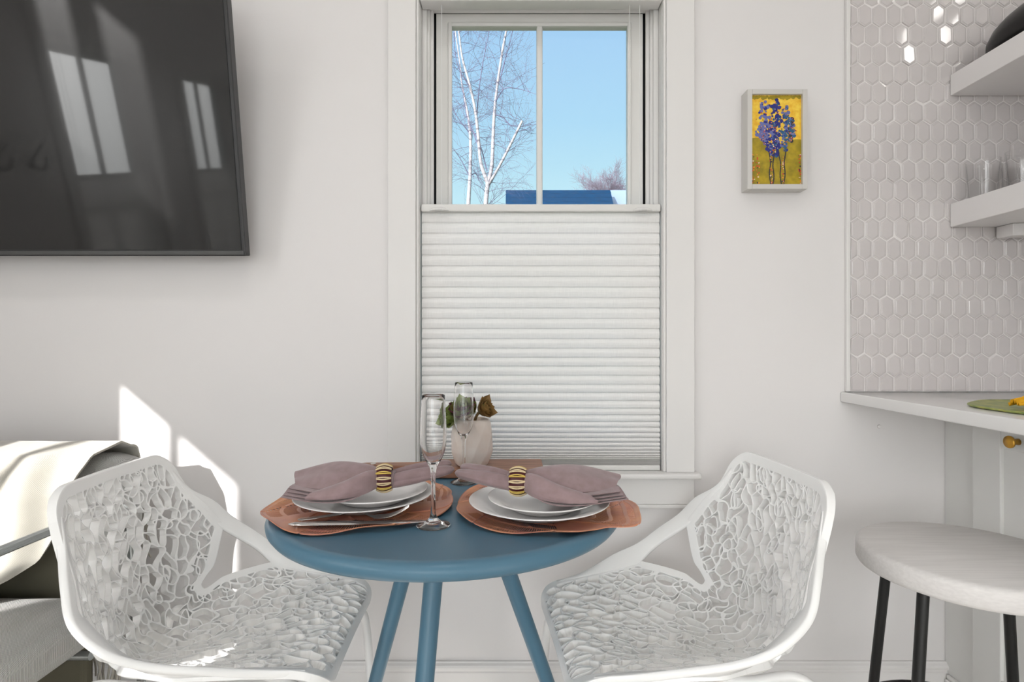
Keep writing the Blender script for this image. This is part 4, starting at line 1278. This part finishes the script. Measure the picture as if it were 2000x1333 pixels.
def rosette(parent, name, center, axis, n, L, W, mats, seed, tip):
    rnd = random.Random(seed)
    mb = MB()
    ax = Vector(axis).normalized()
    s1 = ax.orthogonal().normalized(); s2 = ax.cross(s1)
    for k in range(n):
        a = k * 2.39996; q = k / n
        spread = 1.15 - 0.85 * q
        d = (s1 * math.cos(a) + s2 * math.sin(a)) * math.sin(spread) + ax * math.cos(spread)
        leaf_blade(mb, Vector(center) + ax * 0.004 * q, d, ax, L * (1.0 - 0.35 * q) * rnd.uniform(0.9, 1.1), W * rnd.uniform(0.85, 1.1), 0 if rnd.random() < 0.75 else 1, tip if rnd.random() < 0.35 else 0)
    return mb.build(name, mats, parent)
plant = empty('succulent_plant', (-0.100, 1.408, BZ + 0.105), 0, 'green and bronze artificial succulent rosettes growing from the pot', 'plant')
lm = [M['leaf_green'], M['leaf_brown'], M['leaf_red']]
rosette(plant, 'rosette', (-0.018, -0.010, 0.014), (-0.10, -0.50, 0.75), 30, 0.060, 0.052, lm, 1, 2)
rosette(plant, 'rosette', (0.018, 0.000, 0.028), (0.75, -0.50, 0.45), 18, 0.046, 0.032, [M['leaf_brown'], M['leaf_green'], M['leaf_brown']], 2, 2)
rosette(plant, 'rosette', (-0.040, -0.006, 0.010), (-0.7, -0.6, 0.4), 16, 0.046, 0.032, [M['leaf_green'], M['leaf_green'], M['leaf_green']], 5, 0)
for p in ((-0.018, -0.010, 0.014), (0.018, 0.0, 0.028), (-0.040, -0.006, 0.010)):
    MB().tube(catmull([(p[0] * 0.3, p[1] * 0.3, 0.0), (p[0] * 0.6, p[1] * 0.6, p[2] * 0.6), p], 5), 0.0035, 8).build('stem', M['leaf_brown'], plant)

# ================================================================== armchair with throw
root = empty('lounge_armchair', (-1.30, 1.15, 0), 0, 'grey tweed lounge armchair with metal arms at left edge', 'armchair')
def soft_box(x0, x1, y0, y1, z0, z1, bev, name, mat, parent, puff=0.02, rx=0.0, piv=(0, 0, 0)):
    bm = bmesh.new()
    bmesh.ops.create_cube(bm, size=1.0)
    bmesh.ops.subdivide_edges(bm, edges=bm.edges, cuts=9, use_grid_fill=True)
    for v in bm.verts:
        p = v.co * 2
        q = Vector((p.x, p.y, p.z))
        # superellipse rounding
        sx, sy, sz = (x1 - x0) / 2, (y1 - y0) / 2, (z1 - z0) / 2
        r = bev
        c = Vector((p.x * sx, p.y * sy, p.z * sz))
        core = Vector((max(-(sx - r), min(sx - r, c.x)), max(-(sy - r), min(sy - r, c.y)), max(-(sz - r), min(sz - r, c.z))))
        dd_ = c - core
        if dd_.length > 1e-6: c = core + dd_.normalized() * min(r, dd_.length * 1.0)
        bul = puff * (1 - p.x ** 2) * (1 - p.y ** 2)
        if sz < sy: c.z += bul * (1 if p.z > 0 else -0.3) * abs(p.z)
        else: c.y += -puff * (1 - p.x ** 2) * (1 - p.z ** 2) * (1 if p.y < 0 else -0.5) * abs(p.y)
        v.co = Vector(((x0 + x1) / 2, (y0 + y1) / 2, (z0 + z1) / 2)) + c
    R = Matrix.Translation(Vector(piv)) @ Matrix.Rotation(rx, 4, 'X') @ Matrix.Translation(-Vector(piv))
    mb = MB(); mb.bm(bm, 0, True, R)
    return mb.build(name, mat, parent)
# local frame = world minus (-1.30, 1.15)
soft_box(-0.27, 0.372, -0.44, 0.16, 0.365, 0.475, 0.045, 'seat_cushion', M['tweed'], root, 0.018)
bk = soft_box(-0.27, 0.345, 0.18, 0.315, 0.36, 0.772, 0.05, 'back_cushion', M['tweed_z'], root, 0.02, math.radians(-7), (0, 0.24, 0.40))
MB().box(-0.25, 0.30, 0.165, 0.20, 0.20, 0.60, 0.01).build('back_panel', M['arm_panel'], root)
for s, xx in ((1, 0.352), (-1, -0.295)):
    mb = MB()
    pts = catmull([(xx, -0.42, 0.0), (xx, -0.44, 0.30), (xx, -0.44, 0.58), (xx, -0.40, 0.648), (xx, -0.30, 0.663), (xx, 0.10, 0.663), (xx, 0.20, 0.655), (xx, 0.245, 0.60), (xx, 0.27, 0.30), (xx, 0.33, 0.0)], 8)
    mb.tube(pts, 0.0095, 16)
    mb.build('metal_arm', M['chrome'], root)
for y in (-0.38, 0.12): MB().tube([(-0.295, y, 0.345), (0.352, y, 0.345)], 0.011, 12).build('seat_rail', M['chrome'], root)

# throw blanket draped over the back
root = empty('throw_blanket', (-1.30, 1.15, 0), 0, 'cream woven throw blanket draped over the armchair back', 'blanket')
def throw_pt(u, v):
    # u: down the front (0 behind the back, 1 hem), v across
    path = np.array([(0.365, 0.55), (0.352, 0.70), (0.335, 0.775), (0.285, 0.800), (0.215, 0.780), (0.165, 0.70), (0.135, 0.60), (0.105, 0.52), (0.075, 0.495)])
    d = np.concatenate([[0], np.cumsum(np.linalg.norm(np.diff(path, axis=0), axis=1))]); d /= d[-1]
    y = np.interp(u, d, path[:, 0]); z = np.interp(u, d, path[:, 1])
    xr = np.interp(u, [0, 0.42, 0.60, 0.75, 0.88, 1.0], [0.335, 0.315, 0.285, 0.275, 0.25, 0.15])
    xl = np.interp(u, [0, 0.4, 1.0], [-0.20, -0.22, -0.30])
    x = xl + (xr - xl) * v
    amp = 0.030 * np.clip((u - 0.34) / 0.25, 0, 1)
    w = v * 15.0 - u * 6.0
    wave = 0.65 * math.sin(w) + 0.35 * math.sin(2.3 * w + 1.0)
    y -= 0.010 + amp * (wave + 1.0) * 0.75
    if u < 0.36 and u > 0.2: z += 0.003 * math.sin(v * 20)
    z += 0.015 * math.sin(v * 8) * np.clip((u - 0.8) / 0.2, 0, 1)
    return (x, y, z)
P = np.array([[throw_pt(u, v) for v in np.linspace(0, 1, 90)] for u in np.linspace(0, 1, 80)])
mb = MB(); thick_sheet(mb, P, 0.005); mb.build('cloth', M['throw'], root)
rnd = random.Random(2)
mb = MB()
for i in range(46):
    v = i / 45
    p = np.array(throw_pt(0.0, v)); pts = []
    for k in range(7):
        pts.append((p[0] + rnd.uniform(-0.003, 0.003) * k, p[1] + rnd.uniform(-0.002, 0.003) * k, p[2] - 0.012 * k))
    mb.tube(pts, 0.0018, 5)
mb.build('fringe', M['throw'], root)
# hanging fringe by the chair seat
root2 = root
mb = MB()
for i in range(34):
    x = 0.20 + 0.15 * rnd.random(); y = 0.185 + 0.05 * rnd.random(); z = 0.37 + rnd.uniform(-0.01, 0.01)
    pts = [(x, y, z)]
    for k in range(9):
        pts.append((pts[-1][0] + rnd.uniform(-0.005, 0.005), pts[-1][1] + rnd.uniform(-0.004, 0.004), pts[-1][2] - 0.017))
    mb.tube(pts, 0.0026, 5)
mb.build('tassel', M['throw'], root)

# ================================================================== outside
o = MB().box(-40, 40, WALL + TH + 0.02, 70, -0.7, -0.6).build('ground', M['grass']); tag(o, kind='structure')
o = MB().box(-40, XL - TH - 0.02, -40, WALL + TH + 0.02, -0.7, -0.6).build('ground_side', M['grass']); tag(o, kind='structure')

def birch(name, Yd, trunks, branches, seed, label, ntw=150, base_px=None, bark=None, group='birch trees outside the window'):
    """trunks: list of [(cx,cy,r)] in window-crop pixels"""
    rnd = random.Random(seed)
    def W3(cx, cy, dy=0.0):
        px, py = 740 + cx / 3.03, cy / 3.03
        return Vector(((px - 1000) / F * (Yd), Yd + dy, CZ + (666 - py) / F * (Yd)))
    sc = Yd / F / 3.03
    first = W3(trunks[0][0][0], trunks[0][0][1])
    root = empty(name, (first.x, Yd, -0.6), 0, label, 'tree', group)
    off = Vector((first.x, Yd, -0.6))
    mb = MB(); paths = []
    for k, tr in enumerate(trunks):
        dy = rnd.uniform(-0.5, 0.5) if k else 0
        pts = [W3(a[0], a[1], dy * i / max(1, len(tr) - 1)) - off for i, a in enumerate(tr)]
        if k == 0: pts = [Vector((0, 0, 0))] + pts; rad = [tr[0][2] * 1.25] + [a[2] for a in tr]
        else: rad = [a[2] for a in tr]
        arr = catmull([(*p, r_) for p, r_ in zip(pts, rad)], 6)
        mb.tube([Vector(a[:3]) for a in arr], [float(a[3]) * sc for a in arr], 10)
        paths.append((arr, sc))
    mb.build('trunk', M['birch'], root)
    mb = MB()
    def twig(p, d, L, r, depth):
        n = 6; pts = [p]; rs = [r]
        dd_ = d.copy()
        for i in range(n):
            if (p.x + off.x) / (p.y + off.y) > 0.036: break
            dd_ = (dd_ + Vector((rnd.uniform(-1, 1), rnd.uniform(-1, 1), rnd.uniform(-1, 1))) * 0.28).normalized()
            if depth == 0: dd_.z -= 0.03
            p = p + dd_ * (L / n); pts.append(p); rs.append(r * (1 - 0.8 * (i + 1) / n))
            if depth > 0 and rnd.random() < 0.65:
                ax_ = dd_.orthogonal(); ax_.rotate(Matrix.Rotation(rnd.uniform(0, 2 * PI), 3, dd_))
                nd = (dd_ + ax_.normalized() * rnd.uniform(0.6, 1.1)).normalized()
                twig(p, nd, L * rnd.uniform(0.4, 0.65), r * 0.55, depth - 1)
        if len(pts) > 1: mb.tube(pts, rs, 4, caps=False)
    for br in branches:
        dy = rnd.uniform(-0.4, 0.4)
        pts = [W3(a[0], a[1], dy * i / len(br)) - off for i, a in enumerate(br)]
        c = catmull([tuple(p) for p in pts], 5)
        r0 = 3.4 * sc
        mb.tube([Vector(p) for p in c], [r0 * (1 - 0.75 * i / len(c)) for i in range(len(c))], 6)
        for q in c[3::2]:
            d = Vector((rnd.uniform(-1, 1), rnd.uniform(-0.6, 0.6), rnd.uniform(-0.2, 1))).normalized()
            twig(Vector(q), d, rnd.uniform(0.35, 0.8) * Yd / 8, 1.4 * sc, 2)
    for i in range(ntw):
        arr, s_ = rnd.choice(paths)
        k = rnd.randrange(int(len(arr) * 0.45), len(arr)); a = arr[k]
        d = Vector((rnd.uniform(-1, 1), rnd.uniform(-0.8, 0.8), rnd.uniform(-0.1, 0.9))).normalized()
        twig(Vector(a[:3]), d, rnd.uniform(0.5, 1.2) * Yd / 8, 1.4 * sc, 2)
    o = mb.build('twigs', M['twig'], root)
    o['kind'] = 'stuff'
    return root
birch('birch_tree', 8.0,
      [[(632, 1400, 17), (633, 1205, 14), (645, 1080, 13)],
       [(645, 1085, 12), (605, 970, 10), (590, 820, 9), (573, 670, 8), (540, 520, 7), (503, 390, 6), (488, 290, 5), (470, 100, 4), (470, -250, 2)],
       [(645, 1085, 12), (668, 980, 11), (676, 800, 9.5), (685, 640, 8.5), (706, 460, 7.5), (735, 270, 6.5), (765, 100, 5), (800, -250, 2)],
       [(650, 1090, 8), (715, 985, 8), (785, 855, 7.5), (848, 735, 7)]],
      [[(640, 1010), (600, 860), (555, 770), (500, 730), (440, 690)], [(690, 600), (740, 540), (800, 548), (860, 575), (925, 610)], [(690, 680), (735, 692), (780, 738), (850, 745), (900, 730)],
       [(715, 480), (750, 330), (785, 190), (800, 60)], [(580, 680), (595, 540), (620, 400), (655, 240), (680, 60)], [(600, 900), (560, 780), (510, 640), (480, 420), (450, 220)], [(540, 520), (470, 400), (450, 250), (455, 60)]],
      3, 'white birch tree with forked trunks outside, nearer the window centre', 70)
birch('birch_tree', 11.5,
      [[(525, 1400, 14), (530, 1205, 12), (541, 1000, 10), (541, 800, 9), (520, 640, 6), (492, 500, 5), (480, 380, 4), (440, 100, 3)]],
      [[(541, 790), (480, 720), (430, 640)], [(541, 1050), (480, 940), (430, 880)], [(541, 1040), (570, 1020), (590, 1060)]],
      8, 'slimmer white birch with one trunk outside, nearer the left sash edge', 26)

# distant budding tree beyond the roof
rnd = random.Random(21)
Yd = 26.0
bx, bz = (1185 - 1000) / F * Yd, CZ + (666 - 385) / F * Yd
root = empty('budding_tree', (bx, Yd, -0.6), 0, 'distant pinkish bare tree rising behind the blue roof', 'tree')
mb = MB(); off = -(-0.6)
cz0 = bz + 0.6
mb.tube([(0, 0, 0), (0.05, 0, cz0 * 0.5), (0, 0, cz0)], [0.18, 0.14, 0.10], 8); mb.build('trunk', M['twig'], root)
mb = MB()
def tw(p, d, L, r, depth):
    pts = [p]; rs = [r]
    for i in range(5):
        d = (d + Vector((rnd.uniform(-1, 1), rnd.uniform(-1, 1), rnd.uniform(-1, 1))) * 0.25).normalized()
        p = p + d * (L / 5); pts.append(p); rs.append(r * (1 - 0.15 * (i + 1)))
        if depth > 0:
            for _ in range(2 if depth > 1 else 1):
                nd = (d + Vector((rnd.uniform(-1, 1), rnd.uniform(-1, 1), rnd.uniform(-0.6, 1)))).normalized()
                tw(p, nd, L * 0.55, r * 0.6, depth - 1)
    mb.tube(pts, rs, 4, caps=False)
for i in range(12):
    a = 2 * PI * i / 12
    tw(Vector((0, 0, cz0 - 0.2)), Vector((math.cos(a) * 1.3, math.sin(a) * 0.8, rnd.uniform(0.3, 1.6))).normalized(), rnd.uniform(1.0, 1.35), 0.013, 3)
o = mb.build('twigs', M['twig_pink'], root); o['kind'] = 'stuff'

# house with blue roof
HY = 15.0
rz_ = CZ + (666 - 371) / F * HY
x0h = (988 - 1000) / F * (HY + 3); x1h = (1192 - 1000) / F * (HY + 3)
root = empty('neighbour_house', ((x0h + x1h) / 2, HY + 3, -0.6), 0, 'neighbouring house with a blue shingled roof outside the window', 'building')
hx = (x1h - x0h) / 2
ez = 2.9
MB().box(-hx + 0.1, hx - 0.1, -2.8, 2.8, 0, ez + 0.4).build('walls', M['siding'], root)
mb = MB()
H0 = rz_ + 0.6; y_r = 0.0
yf = -3.0
# ridge sits over HY so that its line is at the right height there
for sgn in (-1, 1):
    ya, yb2 = (0.0, sgn * 3.2)
    za, zb2 = H0 + (3.0 / HY) * (rz_ - CZ), ez
    n = 22
    for i in range(n):
        t0, t1 = i / n, (i + 1) / n
        A = (ya + (yb2 - ya) * t0, za + (zb2 - za) * t0); B = (ya + (yb2 - ya) * t1, za + (zb2 - za) * t1)
        up = 0.03
        vs = [(-hx, A[0], A[1]), (hx, A[0], A[1]), (hx, B[0], B[1] + up), (-hx, B[0], B[1] + up), (hx, B[0], B[1] - 0.05), (-hx, B[0], B[1] - 0.05)]
        mb.add(vs, [(0, 1, 2, 3), (3, 2, 4, 5)])
mb.build('roof', M['roof'], root)
# lower lit gable beside it
x1w = x1h + 0.02
MB().box(hx - 0.25, hx + 1.6, 0.25, 3.0, 0, (rz_ - CZ) * (HY + 3.25) / HY + CZ + 0.6).build('annex', M['siding'], root)
